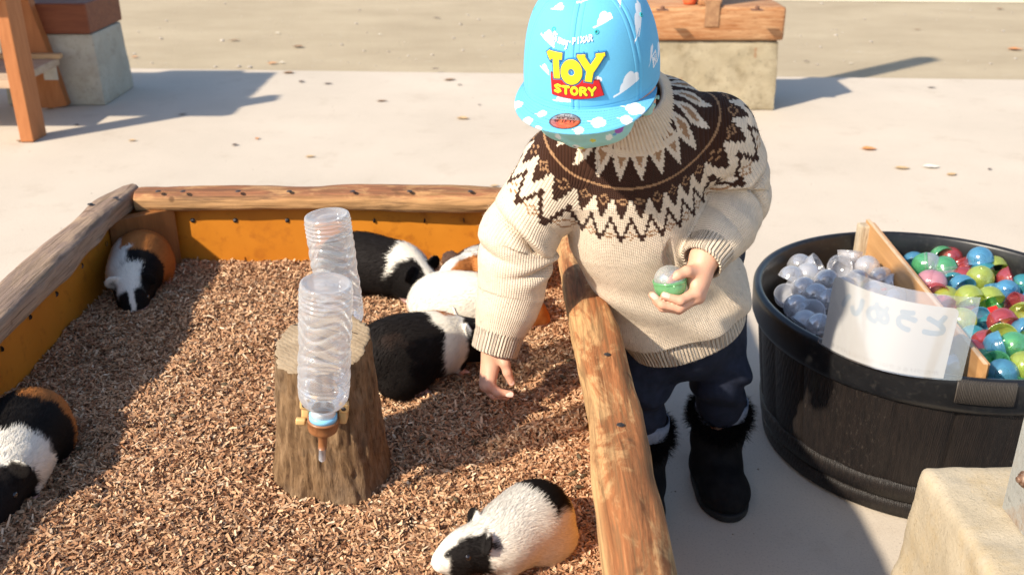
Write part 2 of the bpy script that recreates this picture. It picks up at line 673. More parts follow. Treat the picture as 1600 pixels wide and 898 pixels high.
S = np.stack([-np.sin(ang), np.cos(ang), 0 * ang], -1)
U = np.cross(D, S)
S, U = S * np.cos(roll)[:, None] + U * np.sin(roll)[:, None], U * np.cos(roll)[:, None] - S * np.sin(roll)[:, None]
C = np.stack([x, y, z], -1)
V = np.zeros((n, 6, 3))
for k, s in enumerate((-1, 0, 1)):
    b = C + D * (s * ln)[:, None] + U * ((abs(s) - .5) * curl * ln * .6)[:, None]
    w = wd * (1 if s == 0 else .7)
    V[:, 2 * k] = b + S * w[:, None]
    V[:, 2 * k + 1] = b - S * w[:, None]
Fc = np.array([[0, 1, 3, 2], [2, 3, 5, 4]])
Fs = (np.arange(n)[:, None, None] * 6 + Fc[None]).reshape(-1, 4)
pal = np.array([(.51, .305, .170), (.43, .24, .130), (.35, .18, .092), (.58, .39, .24), (.29, .14, .07), (.66, .49, .33), (.16, .075, .04)])
pi = RNG.choice(7, n, p=[.27, .25, .18, .12, .11, .04, .03])
cc = pal[pi] * (.85 + .3 * RNG.random((n, 1)))
tag(mk('wood_shavings', V.reshape(-1, 3), Fs, vcol('wood shaving', .75, .25), smooth=False, col=np.repeat(cc, 6, 0)), kind='stuff')
# droppings lying among the shavings
spots = [(905, 712), (898, 740), (912, 745), (893, 742), (905, 760), (712, 778), (300, 560), (350, 590), (322, 445), (880, 590), (890, 560), (120, 700), (420, 600), (645, 905), (660, 690), (740, 690), (150, 790), (270, 650)]
mb = MB()
for u, v in spots:
    p = at(u, v, ZS + .008)
    if not XL + .02 < p[0] < XR - .015:
        continue
    p[2] = bed_z(p[0], p[1]) + .006
    a = random.random() * 6
    d_ = np.array((math.cos(a), math.sin(a), .1)) * .0045
    mb.tube([p - d_ * 1.5, p - d_, p, p + d_, p + d_ * 1.5], [.0005, .0026, .0034, .0026, .0005], 8)
tag(mb.build('droppings', noisy('dark dropping', (.05, .035, .02), (.1, .075, .04), 200, .7, 0)), kind='stuff')

# ================================================================== STUMP
def bark_mat():
    t = NT('stump bark')
    co = t.coord((30, 30, 7))
    n = t.noise(co, 2.0, 8, .7, .8)
    base = t.ramp(n, (.3, (.07, .038, .02)), (.5, (.20, .12, .062)), (.72, (.33, .215, .12))).outputs[0]
    base = t.mix(t.ramp(t.noise(t.coord(), 9, 5, .7), (.48, 0), (.7, .5)), base, (.27, .205, .145))
    n2 = t.noise(t.coord((190, 190, 45)), 1.0, 6, .75, .5)
    base = t.mix(t.ramp(n2, (.36, .55), (.5, 0)), base, (.05, .028, .016))
    return t.fin(base, .95, .1, t.bump(n2, .003, .8, t.bump(n, .005, .8)))


stump = thing('tree_stump', 'short sawn log standing in the shavings with water bottles fixed to it', 'stump', (-.265, 1.245, ZS - .03))
sc_ = np.array((-.265, 1.245))
top_c = np.array((-.262, 1.225))
tn = 150
th = np.linspace(0, 2 * np.pi, tn, endpoint=False)
zt = lambda X, Y: .520 + .30 * (Y - top_c[1]) + .12 * (X - top_c[0])
rows = []
nz_ = 60
for k in range(nz_):
    f = k / (nz_ - 1)
    R = .086 + (.066 - .086) * f ** .8 + .010 * math.exp(-f * 7)
    c = sc_ + (top_c - sc_) * f
    lob = 1 + .05 * np.cos(2 * th + .6) + .03 * np.cos(3 * th + 2) + .018 * np.sin(5 * th + f)
    r = R * lob
    p = np.stack([np.cos(th) * 1.5, np.sin(th) * 1.5, np.full(tn, f * .9)], -1)
    gro = 1 - np.abs(vnoise(p * np.array([4.5, 4.5, 2.0]), 21))
    gr2 = 1 - np.abs(vnoise(p * np.array([11, 11, 6.0]), 27))
    r = r - .0045 * gro ** 4 - .0026 * gr2 ** 3 + .002 * vnoise(p * 14, 4)
    X, Y = c[0] + r * np.cos(th), c[1] + r * np.sin(th)
    zz = (ZS - .03) + f * (zt(X, Y) - (ZS - .03))
    rows.append(np.stack([X, Y, zz], -1))
V = np.array(rows).reshape(-1, 3)
mk('bark', V, gridf(nz_, tn, cv=True, flip=True), bark_mat(), stump)
cut = NT('sawn end grain')
co = cut.coord((1, 1, 1))
wv = cut.n('TexWave', {'wave_type': 'BANDS', 'bands_direction': 'DIAGONAL'}, Vector=cut.coord((1, 1.3, .2)), Scale=62, Distortion=5, Detail=4, Detail_Scale=2.2)
ring = cut.n('TexWave', {'wave_type': 'RINGS', 'rings_direction': 'Z'}, Vector=co, Scale=55, Distortion=2.5, Detail=3, Detail_Scale=1.5)
cb = cut.ramp(cut.noise(co, 30, 6, .7), (.3, (.21, .155, .10)), (.7, (.36, .28, .19))).outputs[0]
cb = cut.mix(cut.math('MULTIPLY', wv.outputs[1], .16), cb, (.24, .18, .12))
cb = cut.mix(cut.math('MULTIPLY', ring.outputs[1], .22), cb, (.2, .13, .07))
cutm = cut.fin(cb, .85, .2, cut.bump(cut.noise(co, 220, 5, .7), .0012, .5, cut.bump(wv.outputs[1], .0012, .35)))
top = rows[-1]
cen = top.mean(0)
R_ = [cen + (top - cen) * f for f in (.02, .25, .5, .75, .93, .985, 1.0)]
V = np.array(R_)
V[..., 2] += np.array([0, 0, 0, 0, 0, -.0005, -.002])[:, None] + .003
V[..., 2] += .0012 * fbm(V * 60, 2, 3)
mk('cut_face', V.reshape(-1, 3), [gridf(7, tn, cv=True), np.arange(tn)], cutm, stump)
# crack across the cut face
mk('crack', [top_c_ for top_c_ in []] or np.array([(-.31 + .012 * k, 1.262 - .004 * k + .003 * math.sin(k * 2), 0) for k in range(9)] + [(-.31 + .012 * k, 1.2645 - .004 * k + .003 * math.sin(k * 2), 0) for k in range(9)]) + np.array([0, 0, 1]) * np.array([[zt(-.31 + .012 * (k % 9), 1.262 - .004 * (k % 9)) + .0052] for k in range(18)]),
   gridf(2, 9), noisy('dark crack', (.05, .03, .02), (.09, .06, .04), 50, .9, 0), stump)

# ================================================================== WATER BOTTLES
def pet_mat():
    t = NT('clear bottle plastic')
    lw = t.n('LayerWeight', Blend=.42)
    tr = t.n('BsdfTransparent', Color=(.95, .955, .96))
    gl = t.n('BsdfGlossy', Color=(1, 1, 1), Roughness=.06)
    df = t.n('BsdfTranslucent', Color=(.9, .9, .92))
    d2 = t.n('BsdfDiffuse', Color=(.86, .86, .88))
    hz = t.n('MixShader', Fac=.5)
    t.set(hz.inputs[1], df); t.set(hz.inputs[2], d2)
    a = t.n('MixShader', Fac=t.ramp(lw.outputs['Facing'], (.0, .25), (.6, .36), (1, .70)))
    t.set(a.inputs[1], tr); t.set(a.inputs[2], hz)
    b = t.n('MixShader', Fac=t.ramp(lw.outputs['Fresnel'], (.0, .04), (.5, .3), (1, .75)))
    t.set(b.inputs[1], a); t.set(b.inputs[2], gl)
    t.t.links.new(b.outputs[0], t.out.inputs[0])
    return t.m


pet = pet_mat()
brass = noisy('tan holder plastic', (.55, .34, .13), (.62, .4, .17), 30, .4, 0, spec=.5)
capbr = noisy('brown cap plastic', (.24, .095, .035), (.30, .125, .05), 40, .38, 0, spec=.5)
blue_r = noisy('light blue ring', (.2, .5, .75), (.25, .56, .8), 40, .4, 0)
white_r = noisy('milky neck plastic', (.75, .77, .8), (.82, .84, .86), 40, .4, 0)
steel = noisy('bright steel tube', (.62, .66, .74), (.74, .78, .85), 40, .25, 0, Metallic=.55)


def bottle_shape():
    pr = []
    for z in np.linspace(0, .186, 190):
        if z < .012:
            r = .0155
        elif z < .034:
            r = .0155 + (.0323 - .0155) * math.sin((z - .012) / .022 * math.pi / 2) ** .62
        else:
            r = .0325
        pr.append((r, z))
    pr += [(.0322, .1885), (.0315, .1905), (.0300, .1917), (.0280, .1915), (.0262, .1895), (.024, .188), (.018, .1872), (.0125, .187), (.0105, .1885), (.006, .189), (.001, .189)]

    def fn(V, t):
        z = V[..., 2]
        r = np.hypot(V[..., 0], V[..., 1])
        w = np.zeros_like(z)
        body = ss(.048, .06, z) * (1 - ss(.150, .162, z))
        ph = z / .0165 + .42 * np.sin(3 * t + 1.0)[None] * np.sin(z / .052 * np.pi) ** 1
        w += body * .0025 * (np.abs(np.sin(np.pi * ph)) ** .6 - .55)
        band = ss(.158, .163, z) * (1 - ss(.181, .184, z)) + ss(.038, .042, z) * (1 - ss(.05, .056, z))
        w += band * .0009 * np.sin(2 * np.pi * z / .0062)
        waist = .0016 * np.exp(-((z - .105) / .006) ** 2)
        k = (r + w - waist) / np.maximum(r, 1e-6)
        V[..., 0] *= k; V[..., 1] *= k
        return V
    mb = MB().lathe(pr, 96, fn=fn)
    pin = [(max(r - .0007, .0005), z - (.0007 if z > .186 else 0)) for r, z in pr]
    return mb


def bottle(label, loc, top, group, back=False):
    root = thing('water_bottle', label, 'water bottle', loc, 0, group)
    dirz = Vector(top) - Vector(loc)
    z_ = dirz.normalized()
    x_ = Vector((0, 1 if back else -1, 0)).cross(z_).normalized() * -1
    root.rotation_euler = Matrix((x_, z_.cross(x_), z_)).transposed().to_euler()
    bottle_shape().build('bottle_body', pet, root, local=True)
    MB().lathe([(.0153, .001), (.0162, .001), (.0162, .0085), (.0168, .009), (.0168, .0105), (.0155, .0125)], 32).build('bottle_neck', white_r, root, local=True)
    MB().lathe([(.015, -.006), (.0182, -.006), (.0182, .0012), (.015, .0018)], 40).build('ring', blue_r, root, local=True)
    def kn(V, t):
        z = V[..., 2]
        k = 1 + .025 * np.sign(np.sin(30 * t))[None] * ((z > -.019) & (z < -.0087))
        V[..., 0] *= k; V[..., 1] *= k
        return V
    MB().lathe([(.0150, -.0055), (.0203, -.0055), (.0203, -.0085), (.0196, -.0088), (.0194, -.0185), (.0194, -.0195), (.019, -.022), (.0165, -.0245), (.0065, -.0252), (.006, -.0265), (0, -.0265)], 60, fn=kn).build('screw_cap', capbr, root, local=True)
    sp = MB().tube([(0, 0, -.0255), (0, 0, -.044), (0, 0, -.0525)], [.0060, .0058, .0056], 16).build('spout', capbr, root, local=True)
    MB().tube([(0, 0, -.050), (0, 0, -.0695), (0, 0, -.0712)], [.0048, .0048, .004], 16).tube([(0, 0, -.070), (0, 0, -.0735)], [.003, .0014], 10).build('nozzle', steel, root, local=True)
    hb = MB()
    hb.box((-.027, .0205, -.016), (.027, .028, .012), bev=.003)
    for s in (-1, 1):
        hb.box((s * .0245 - .0055, .006, -.016), (s * .0245 + .0055, .0225, .012), bev=.0028)
        hb.box((s * .0255 - .0065, .004, .002), (s * .0255 + .0065, .012, .0165), bev=.003)
    hb.box((-.036, -.002, -.0185), (-.0225, .006, -.0095), bev=.0025)
    hb.build('holder', brass, root, local=True)
    s0 = sm.build('screw', steel_d, root, local=True)
    s0.location = (-.0255, .0035, .0095); s0.rotation_euler = (rad(90), 0, 0); s0.scale = (.6, .6, .6)
    inst(s0, root, (.0255, .0035, .0095), (rad(90), 0, 0), (.6, .6, .6))
    return root


b0 = aty(505, 648, 1.118)
bottle('upside down water bottle with brown cap on the near side of the stump', b0, aty(510, 430, 1.112), 'water bottles on the stump')
t1, b1 = aty(511, 340, 1.335), aty(536, 505, 1.335)
b1 = t1 + nrm(b1 - t1) * .187
bottle('tilted water bottle standing behind the stump, rear of the two', b1, t1, 'water bottles on the stump', True)

# ================================================================== TUB OF CAPSULES
TC = np.array((.845, 1.80)); TR, TBR, TZ = .352, .300, .335
tub = thing('half_barrel_tub', 'large round black plastic tub moulded like a half barrel, full of toy capsules', 'tub', (TC[0], TC[1], 0))
tl = NT('black tub plastic')
co = tl.coord((60, 60, 5))
gr = tl.noise(co, 2.2, 7, .7, .4)
b_ = tl.ramp(gr, (.3, (.006, .005, .005)), (.7, (.018, .013, .011))).outputs[0]
sc1 = tl.ramp(tl.noise(tl.coord((40, 40, 30), rot=(.3, .5, .2)), 3.0, 6, .8), (.56, 0), (.66, 1))
sc2 = tl.ramp(tl.noise(tl.coord(), 7, 3, .6), (.5, 0), (.68, .55))
b_ = tl.mix(tl.math('MULTIPLY', sc1, sc2), b_, (.10, .08, .065))
wg = tl.n('TexWave', {'bands_direction': 'X'}, Vector=tl.coord((1, 1, .06)), Scale=95, Distortion=6, Detail=3, Detail_Scale=1.2)
tubm = tl.fin(b_, .48, .4, tl.bump(wg.outputs[1], .0012, .5, tl.bump(gr, .003, .6)))
rimm = noisy('smooth black rim plastic', (.006, .006, .007), (.011, .011, .012), 18, .36, .15, 60, .001, c3=(.022, .021, .02), spec=.45)
nt_ = 360
th = np.linspace(0, 2 * np.pi, nt_, endpoint=False)
dst = np.abs(((th / (2 * np.pi) * 22 + .35) % 1) - .5)           # 0.5 at a stave joint
groove = np.exp(-((.5 - dst) / .02) ** 2)
rows = []
for z in np.concatenate([np.linspace(0, .285, 60), [.29]]):
    f = z / TZ
    r = TBR + (TR - .006 - TBR) * f ** .85
    bulge = .004 * (1 - (dst * 2) ** 2)
    grv = .0045 * groove * float(ss(.075, .085, z)) * float(1 - ss(.262, .27, z))
    rr = r + bulge * float(ss(.07, .09, z)) - grv
    if z < .012:
        rr = rr - (.012 - z) * .8
    rows.append(np.stack([TC[0] + rr * np.cos(th), TC[1] + rr * np.sin(th), z + 0 * th], -1))
mk('tub_wall', np.array(rows).reshape(-1, 3), [gridf(len(rows), nt_, cv=True, flip=True), np.arange(nt_)[::-1]], tubm, tub)
for z0, z1, o in ((.045, .085, .0045), (.006, .040, .0035)):
    pr = []
    for z, e in ((z0, -.002), (z0 + .002, o), (z1 - .003, o), (z1, -.002)):
        pr.append((TBR + (TR - .006 - TBR) * (z / TZ) ** .85 + e + .002, z))
    MB().lathe(pr, 160, Matrix.Translation((TC[0], TC[1], 0))).build('hoop', tubm, tub)
# rolled rim and the inside
MB().lathe([(TR - .012, .262), (TR - .002, .268), (TR + .003, .28), (TR + .005, .318), (TR + .005, .327), (TR + .002, .333), (TR - .004, TZ), (TR - .010, .333), (TR - .0125, .328), (TR - .016, .30), (TR - .035, .16), (TR - .045, .10), (0, .10)], 200, Matrix.Translation((TC[0], TC[1], 0))).build('rim', rimm, tub)
# wood-grained lug on the rim
a0, a1 = math.atan2(*(at(1494, 615, .31)[:2] - TC)[::-1]), math.atan2(*(at(1582, 612, .31)[:2] - TC)[::-1])
ta = np.linspace(a0, a1, 40)
rr_ = [TR + .004, TR + .0105, TR + .0115, TR + .010, TR + .003]
zz_ = [.288, .292, .305, .330, .3335]
V = np.array([[[TC[0] + (r - .004 * (abs(k - 19.5) > 18.6)) * math.cos(t), TC[1] + (r - .004 * (abs(k - 19.5) > 18.6)) * math.sin(t), z] for r, z in zip(rr_, zz_)] for k, t in enumerate(ta)])
lug = NT('grained lug plastic')
wl = lug.n('TexWave', {'bands_direction': 'X'}, Vector=lug.coord((1, 1, .15)), Scale=130, Distortion=3, Detail=2)
lugm = lug.fin(lug.ramp(wl.outputs[1], (.3, (.014, .011, .009)), (.8, (.07, .058, .047))).outputs[0], .55, .4, lug.bump(wl.outputs[1], .002, .8))
mk('rim_lug', V.reshape(-1, 3), gridf(40, 5), lugm, tub)

# divider: two boards
ply = NT('varnished board')
co = ply.coord((30, 2.0, 30))
pn = ply.noise(co, 1.8, 6, .6, .5)
plym = ply.fin(ply.ramp(pn, (.3, (.40, .20, .075)), (.7, (.56, .31, .13))).outputs[0], .4, .4, ply.bump(pn, .0008, .3))
edge = noisy('sawn board edge', (.50, .34, .2), (.62, .45, .29), 30, .7, .4, 160, .002, (4, .3, 4), c3=(.36, .22, .12))
d0, d1 = np.array((.812, 2.126, 0)), np.array((.800, 1.474, 0))
dy = nrm(d1 - d0); dx = np.array((dy[1], -dy[0], 0.0)) * -1
M = frame(d0, dx, dy, (0, 0, 1))
L_ = np.linalg.norm(d1 - d0)
div = thing('divider_board', 'brown varnished board standing upright across the tub between clear and coloured capsules', 'board', (.806, 1.8, .235))
tw = .0085
def slab(x0, x1, y0, y1, za0, za1, zb):
    # board with a sloping top edge
    V = np.array([[x, yy, zz] for yy, zz1 in ((y0, za0), (y1, za1)) for x in (x0, x1) for zz in (zb, zz1)])
    V = V @ M[:3, :3].T + M[:3, 3]
    return V, np.array([[0, 1, 3, 2], [4, 6, 7, 5], [0, 4, 5, 1], [2, 3, 7, 6], [0, 2, 6, 4], [1, 5, 7, 3]])
MB().add(*slab(-tw, -.0005, .0, L_, .372, .352, .235)).build('board', plym, div, smooth=False)
MB().add(*slab(.0005, tw, .008, L_ - .012, .368, .347, .235)).build('board', plym, div, smooth=False)
MB().add(*slab(-tw + .0006, -.0011, .001, L_ - .0006, .3735, .3535, .35)).build('board_edge', edge, div, smooth=False)
bt = aty(1353, 362, 2.10)
bat = thing('wood_batten', 'short rough pale wood batten upright at the back end of the divider board', 'batten', (bt[0], 2.112, .10))
MB().box((bt[0] - .014, 2.096, .102), (bt[0] + .012, 2.126, .366), bev=.004).build('batten_wood', noisy('rough pale batten', (.42, .33, .22), (.56, .46, .33), 12, .85, .7, 80, .006, (3, 3, .5), c3=(.3, .21, .13)), bat, smooth=False)

# ------------------------------------------------------------------ capsules
def shell_mat(name, c, clear=.35, dens=.42):
    t = NT(name)
    lw = t.n('LayerWeight', Blend=.5)
    tr = t.n('BsdfTransparent', Color=tuple(1 - (1 - x) * dens for x in c))
    df = t.n('BsdfDiffuse', Color=c)
    tl_ = t.n('BsdfTranslucent', Color=c)
    hz = t.n('MixShader', Fac=.6)
    t.set(hz.inputs[1], df); t.set(hz.inputs[2], tl_)
    a = t.n('MixShader', Fac=t.ramp(lw.outputs['Facing'], (0, 1 - clear), (.6, min(1, 1.1 - clear)), (1, min(1, 1.5 - clear))))
    t.set(a.inputs[1], tr); t.set(a.inputs[2], hz)
    gl = t.n('BsdfGlossy', Color=(1, 1, 1), Roughness=.16)
    b = t.n('MixShader', Fac=t.ramp(lw.outputs['Fresnel'], (0, .05), (.6, .22), (1, .6)))
    t.set(b.inputs[1], a); t.set(b.inputs[2], gl)
    t.t.links.new(b.outputs[0], t.out.inputs[0])
    return t.m


CAPM = {'red': shell_mat('red capsule', (.82, .14, .15), .70), 'blue': shell_mat('blue capsule', (.22, .62, .88), .66),
        'green': shell_mat('green capsule', (.24, .78, .40), .68), 'yellow': shell_mat('yellow-green capsule', (.76, .86, .18), .66),
        'pink': shell_mat('pink capsule', (.85, .48, .56), .36), 'clear': shell_mat('clear capsule', (.90, .90, .93), .82, .08),
        'teal': shell_mat('teal capsule', (.12, .58, .66), .6), 'milky': shell_mat('milky capsule', (.88, .88, .91), .66, .12)}
CR = .0245


def cup_profile(deep=1.0, R=CR):
    out, inn = [], []
    for a in np.linspace(0, 90, 10):
        out.append((R * math.sin(rad(a)), -R * deep * math.cos(rad(a))))
        inn.append(((R - .0011) * math.sin(rad(a)), -(R - .0011) * deep * math.cos(rad(a))))
    out[0] = (.0004, out[0][1]); inn[0] = (.0004, inn[0][1])
    lip = [(R, .003), (R + .0007, .0034), (R + .0007, .0062), (R - .0006, .0064), (R - .0011, .0032)]
    return out + lip + inn[::-1]


CUP = {k: None for k in CAPM}


def cup(color, parent=None, name='capsule_half', deep=1.0):
    if CUP[color] is None:
        o = MB().lathe(cup_profile(deep), 28).build(name, CAPM[color], None, local=True)
        CUP[color] = o.data
    else:
        o = bpy.data.objects.new(name, CUP[color])
        COL.objects.link(o)
    return o


def toward(d, spin=0.0):
    """rotation that turns the open side (+Z) of a cup to direction d"""
    return (Vector(d).to_track_quat('Z', 'Y').to_matrix().to_4x4() @ Matrix.Rotation(spin, 4, 'Z')).to_euler()


used = {}


def capsule(color, u, v, z, d, label, group, full=None, s=1.0):
    p = at(u, v, z)
    if full:
        r = thing('capsule', label, 'toy capsule', p, 0, group)
        r.rotation_euler = toward(d)
        a = cup(color); a.parent = r
        b = cup(full); b.parent = r
        b.rotation_euler = (math.pi, 0, 0)
        b.location = (0, 0, .0035)
        a.location = (0, 0, -.0035)
    else:
        r = cup(color, name='capsule_half')
        r.location = p
        r.rotation_euler = toward(d)
        tag(r, label, 'toy capsule', group)
    r.scale = (s, s, s)
    return r


U, Dn, Lf, Rt, Fr, Bk = (0, 0, 1), (0, 0, -1), (-1, 0, 0), (1, 0, 0), (0, -1, 0), (0, 1, 0)
GC = 'coloured toy capsules heaped in the right side of the tub'
GW = 'clear toy capsules heaped in the left side of the tub'
colr = [  # colour, u, v, z, open direction, label
    ('green', 1448, 414, .300, (.8, -.3, .2), 'green and clear closed capsule beside the top of the divider board', 'clear'),
    ('green', 1476, 422, .294, (.1, -.5, -.8), 'green topped clear closed capsule just right of the one by the divider', 'clear'),
    ('pink', 1455, 442, .306, (.85, -.5, .1), 'pale pink closed capsule, largest egg beside the divider board', 'pink'),
    ('red', 1498, 414, .296, (-.5, .4, .8), 'red capsule half open upwards left of the topmost blue one', None),
    ('blue', 1531, 405, .316, (.2, -.3, -1), 'bright blue capsule half, topmost at the back of the heap', None),
    ('yellow', 1553, 419, .296, (.5, -.1, -.8), 'yellow green capsule half just behind the topmost blue one on its right', None),
    ('red', 1578, 437, .298, (.8, -.3, .5), 'red capsule half tilted open at the back right of the heap', None),
    ('yellow', 1532, 435, .302, (.1, .8, -.6), 'yellow green capsule half dome with small holes below the topmost blue one', None),
    ('blue', 1561, 452, .302, (-.1, .2, 1), 'blue capsule half open upwards like a bowl at the right of the heap', None),
    ('blue', 1503, 449, .292, (.2, .3, -1), 'small blue dome peeping out above the large yellow green capsule', None),
    ('yellow', 1514, 466, .310, (.2, -.6, -.55), 'yellow green capsule half lying over another in the middle of the heap', None),
    ('yellow', 1546, 468, .302, (.6, -.2, -.5), 'yellow green capsule half right of the middle one with red tab inside', None),
    ('green', 1562, 478, .282, (.5, -.2, .6), 'green capsule half tucked under the yellow green one with red tab', None),
    ('yellow', 1478, 467, .284, (0, -.4, -.8), 'yellow green capsule half low beside the divider below the pink egg', None),
    ('red', 1462, 462, .292, (.4, .2, -.9), 'red dome pressed against the divider below the pink egg', None),
    ('red', 1473, 482, .288, (.2, .1, -.9), 'red capsule dome seen through the clear sleeve of the card', None),
    ('yellow', 1502, 502, .296, (.7, .3, -.5), 'yellow green capsule with dark holes right of the clear sleeve of the card', None),
    ('blue', 1533, 502, .290, (-.7, -.3, .3), 'blue capsule half on its side next to the holed yellow green one', None),
    ('red', 1566, 503, .306, (.1, .5, -.7), 'dark red translucent dome with a white glint in the middle of the heap', None),
    ('red', 1586, 478, .290, (-.8, 0, .2), 'red capsule half on its side above the dark red dome', None),
    ('yellow', 1600, 493, .296, (-.3, -.2, -.9), 'yellow green capsule half cut by the right edge of the photo', None),
    ('blue', 1602, 518, .294, (.3, -.3, -.6), 'blue capsule half cut by the right edge of the photo', None),
    ('yellow', 1566, 528, .302, (-.4, -.7, .4), 'yellow green capsule half open to the front above the red and blue pair', None),
    ('red', 1540, 538, .298, (.5, -.4, .2), 'red capsule half on its side left of the blue striped one', None),
    ('blue', 1560, 541, .308, (.75, -.15, .3), 'blue ribbed capsule half on edge nested in the red one', None),
    ('green', 1584, 541, .304, (.1, .3, -.9), 'green translucent dome right of the blue ribbed one', None),
    ('green', 1553, 570, .296, (-.5, -.2, .8), 'green capsule half open upwards beside the front end of the divider', None),
    ('green', 1583, 578, .290, (.3, -.2, .8), 'green capsule half lowest at the front of the heap', None),
    ('blue', 1566, 584, .286, (.0, -.2, -.9), 'blue dome at the front rim of the tub below the green halves', None),
    ('yellow', 1600, 572, .296, (.6, -.4, .1), 'yellow green capsule half at the front right by the photo edge', None),
    ('green', 1533, 473, .278, (.1, .1, -.9), 'green dome showing in the gap beneath the middle yellow green capsules', None),
    ('red', 1505, 436, .284, (.1, .1, -.9), 'red dome low in the gap under the upward open red half', None),
    ('teal', 1490, 445, .282, (.1, .1, -.9), 'teal dome in the gap right of the pink egg', None),
    ('green', 1472, 403, .290, (.1, .2, -.9), 'dark green dome at the very back behind the green topped capsule', None),
    ('red', 1486, 402, .288, (.3, .2, -.9), 'red dome at the very back behind the upward open red half', None),
    ('blue', 1428, 412, .282, (.3, .2, -.9), 'blue dome at the back touching the divider board', None),
    ('teal', 1520, 530, .284, (.1, .1, -.9), 'teal dome low against the divider below the blue one on its side', None),
    ('red', 1520, 552, .288, (.4, .1, -.9), 'red dome low against the divider left of the red capsule half', None),
    ('teal', 1545, 515, .276, (.1, .1, -.9), 'teal dome beneath the dark red translucent one', None),
    ('teal', 1590, 520, .276, (.1, .1, -.9), 'teal dome low between the dark red one and the photo edge', None),
    ('green', 1528, 565, .28, (.1, .1, -.9), 'green dome wedged between divider end and tub rim', None),
    ('green', 1590, 455, .276, (.1, .1, -.9), 'green dome low at the right under the tilted red half', None),
]
for k, (c, u, v, z, d, lab, full) in enumerate(colr):
    if d[2] <= -.45 and k % 3 != 1 and not full:
        d = (d[0] + .5 * math.sin(k * 2.1), -.75, -.30 + .25 * math.sin(k))
    o = capsule(c, u, v, z, d, lab, GC, full, 1.13)
heap = {c: MB() for c in ('green', 'red', 'yellow', 'blue', 'teal', 'milky')}
def buried(c, p, d):
    heap[c].lathe(cup_profile(), 16, Matrix.Translation(p) @ Vector(d).to_track_quat('Z', 'Y').to_matrix().to_4x4())
k = 0
for ang_ in np.arange(-80, 95, 19):                    # deeper and out of frame: the heap goes on to the right rim
    for rr in (.08, .14, .20, .26, .3):
        p = TC + np.array((.03, 0)) + rr * np.array((math.cos(rad(ang_)), math.sin(rad(ang_))))
        k += 1
        if math.hypot(*(p - TC)) > TR - .05 or p[0] < .84:
            continue
        buried(['green', 'red', 'yellow', 'blue', 'teal'][k % 5], (p[0], p[1], (.252 if p[0] < 1.02 else .285) + .012 * math.sin(k * 2.3)), (math.sin(k), math.cos(k * 1.7), -1))
clr = [(1328, 397, .316, (.1, .4, .9)), (1276, 415, .312, (.6, -.2, .5)), (1312, 418, .318, (.05, -.5, .55)), (1355, 418, .318, (.2, .3, -.9)),
       (1250, 415, .304, (-.2, .1, -.9)), (1236, 434, .308, (-.4, -.2, -.8)), (1262, 430, .310, (.2, -.2, -.9)), (1292, 440, .314, (.3, .2, -.9)),
       (1378, 436, .306, (.2, -.5, -.6)), (1398, 446, .302, (.6, -.4, .3)), (1340, 440, .304, (-.3, .2, -.9)), (1256, 452, .306, (.3, -.5, -.7)),
       (1230, 462, .296, (-.1, -.4, .7)), (1275, 462, .308, (.1, -.2, -.9)), (1245, 480, .300, (.5, -.3, -.6)), (1268, 488, .304, (-.2, -.4, .6)),
       (1296, 470, .306, (.4, -.2, -.8)), (1280, 510, .302, (.2, -.2, -.9)), (1258, 505, .296, (-.5, -.2, -.6)), (1320, 452, .306, (.1, -.3, -.8)),
       (1365, 458, .300, (.4, .2, -.9)), (1350, 480, .300, (.1, .2, -.9)), (1400, 470, .298, (.1, .2, -.9)), (1320, 490, .302, (.3, .2, -.9)),
       (1420, 495, .298, (.1, .2, -.9)), (1440, 520, .298, (.1, .2, -.9)), (1380, 500, .3, (.3, .2, -.9)), (1470, 545, .296, (.2, .2, -.9)),
       (1495, 575, .292, (.2, .2, -.9)), (1507, 560, .286, (.2, .2, -.9)), (1480, 525, .286, (.2, .2, -.9)), (1450, 497, .282, (.2, .2, -.9)), (1425, 470, .278, (.2, .2, -.9))]
clab = ['clear capsule half open upwards, topmost of the clear heap near the batten', 'clear capsule half standing on edge at the back left of the clear heap',
        'clear capsule half showing its round open mouth behind the card', 'milky clear capsule dome leaning on the divider board below the batten',
        'clear capsule dome in the back row, second from the left of the clear heap', 'clear capsule dome at the far left end of the back row',
        'clear capsule dome with strong glint in front of the back row at left', 'clear capsule dome just left of the round open mouthed one',
        'clear capsule dome touching the divider board halfway along its visible face', 'clear capsule half on its side with a red scrap, against the divider above the card',
        'clear capsule dome between the round open mouthed one and the card top', 'clear capsule dome tipped forward below the back row at left',
        'clear capsule half open to the front by the left rim of the tub', 'milky capsule dome a little left of the top left card corner',
        'clear capsule tipped to the right near the left rim of the tub', 'clear capsule half open upwards, left of the middle of the card edge',
        'clear capsule dome right at the top left corner of the card', 'clear capsule dome touching the left edge of the card halfway down',
        'clear capsule dome against the near left rim of the tub', 'clear capsule dome seen through the clear sleeve above the card, leftmost',
        'clear capsule dome seen through the clear sleeve above the card, middle', 'clear capsule dome behind the white card, left of its centre',
        'clear capsule dome seen through the clear sleeve next to the divider', 'clear capsule dome behind the white card at its left third',
        'clear capsule dome behind the white card at its upper right', 'clear capsule dome behind the white card near its right edge',
        'clear capsule dome behind the middle of the white card', 'clear capsule seen through the clear sleeve right of the card',
        'clear capsule dome at the near end of the divider, lowest of the clear ones', 'clear capsule dome wedged between card and divider end',
        'clear capsule dome between card and divider, above the wedged one', 'clear capsule dome low beside the divider behind the card',
        'clear capsule dome lowest beside the divider above the card']
for k, (u, v, z, d) in enumerate(clr):
    capsule('milky' if k % 3 == 0 else 'clear', u, v, z, d, clab[k], GW, None, 1.08)
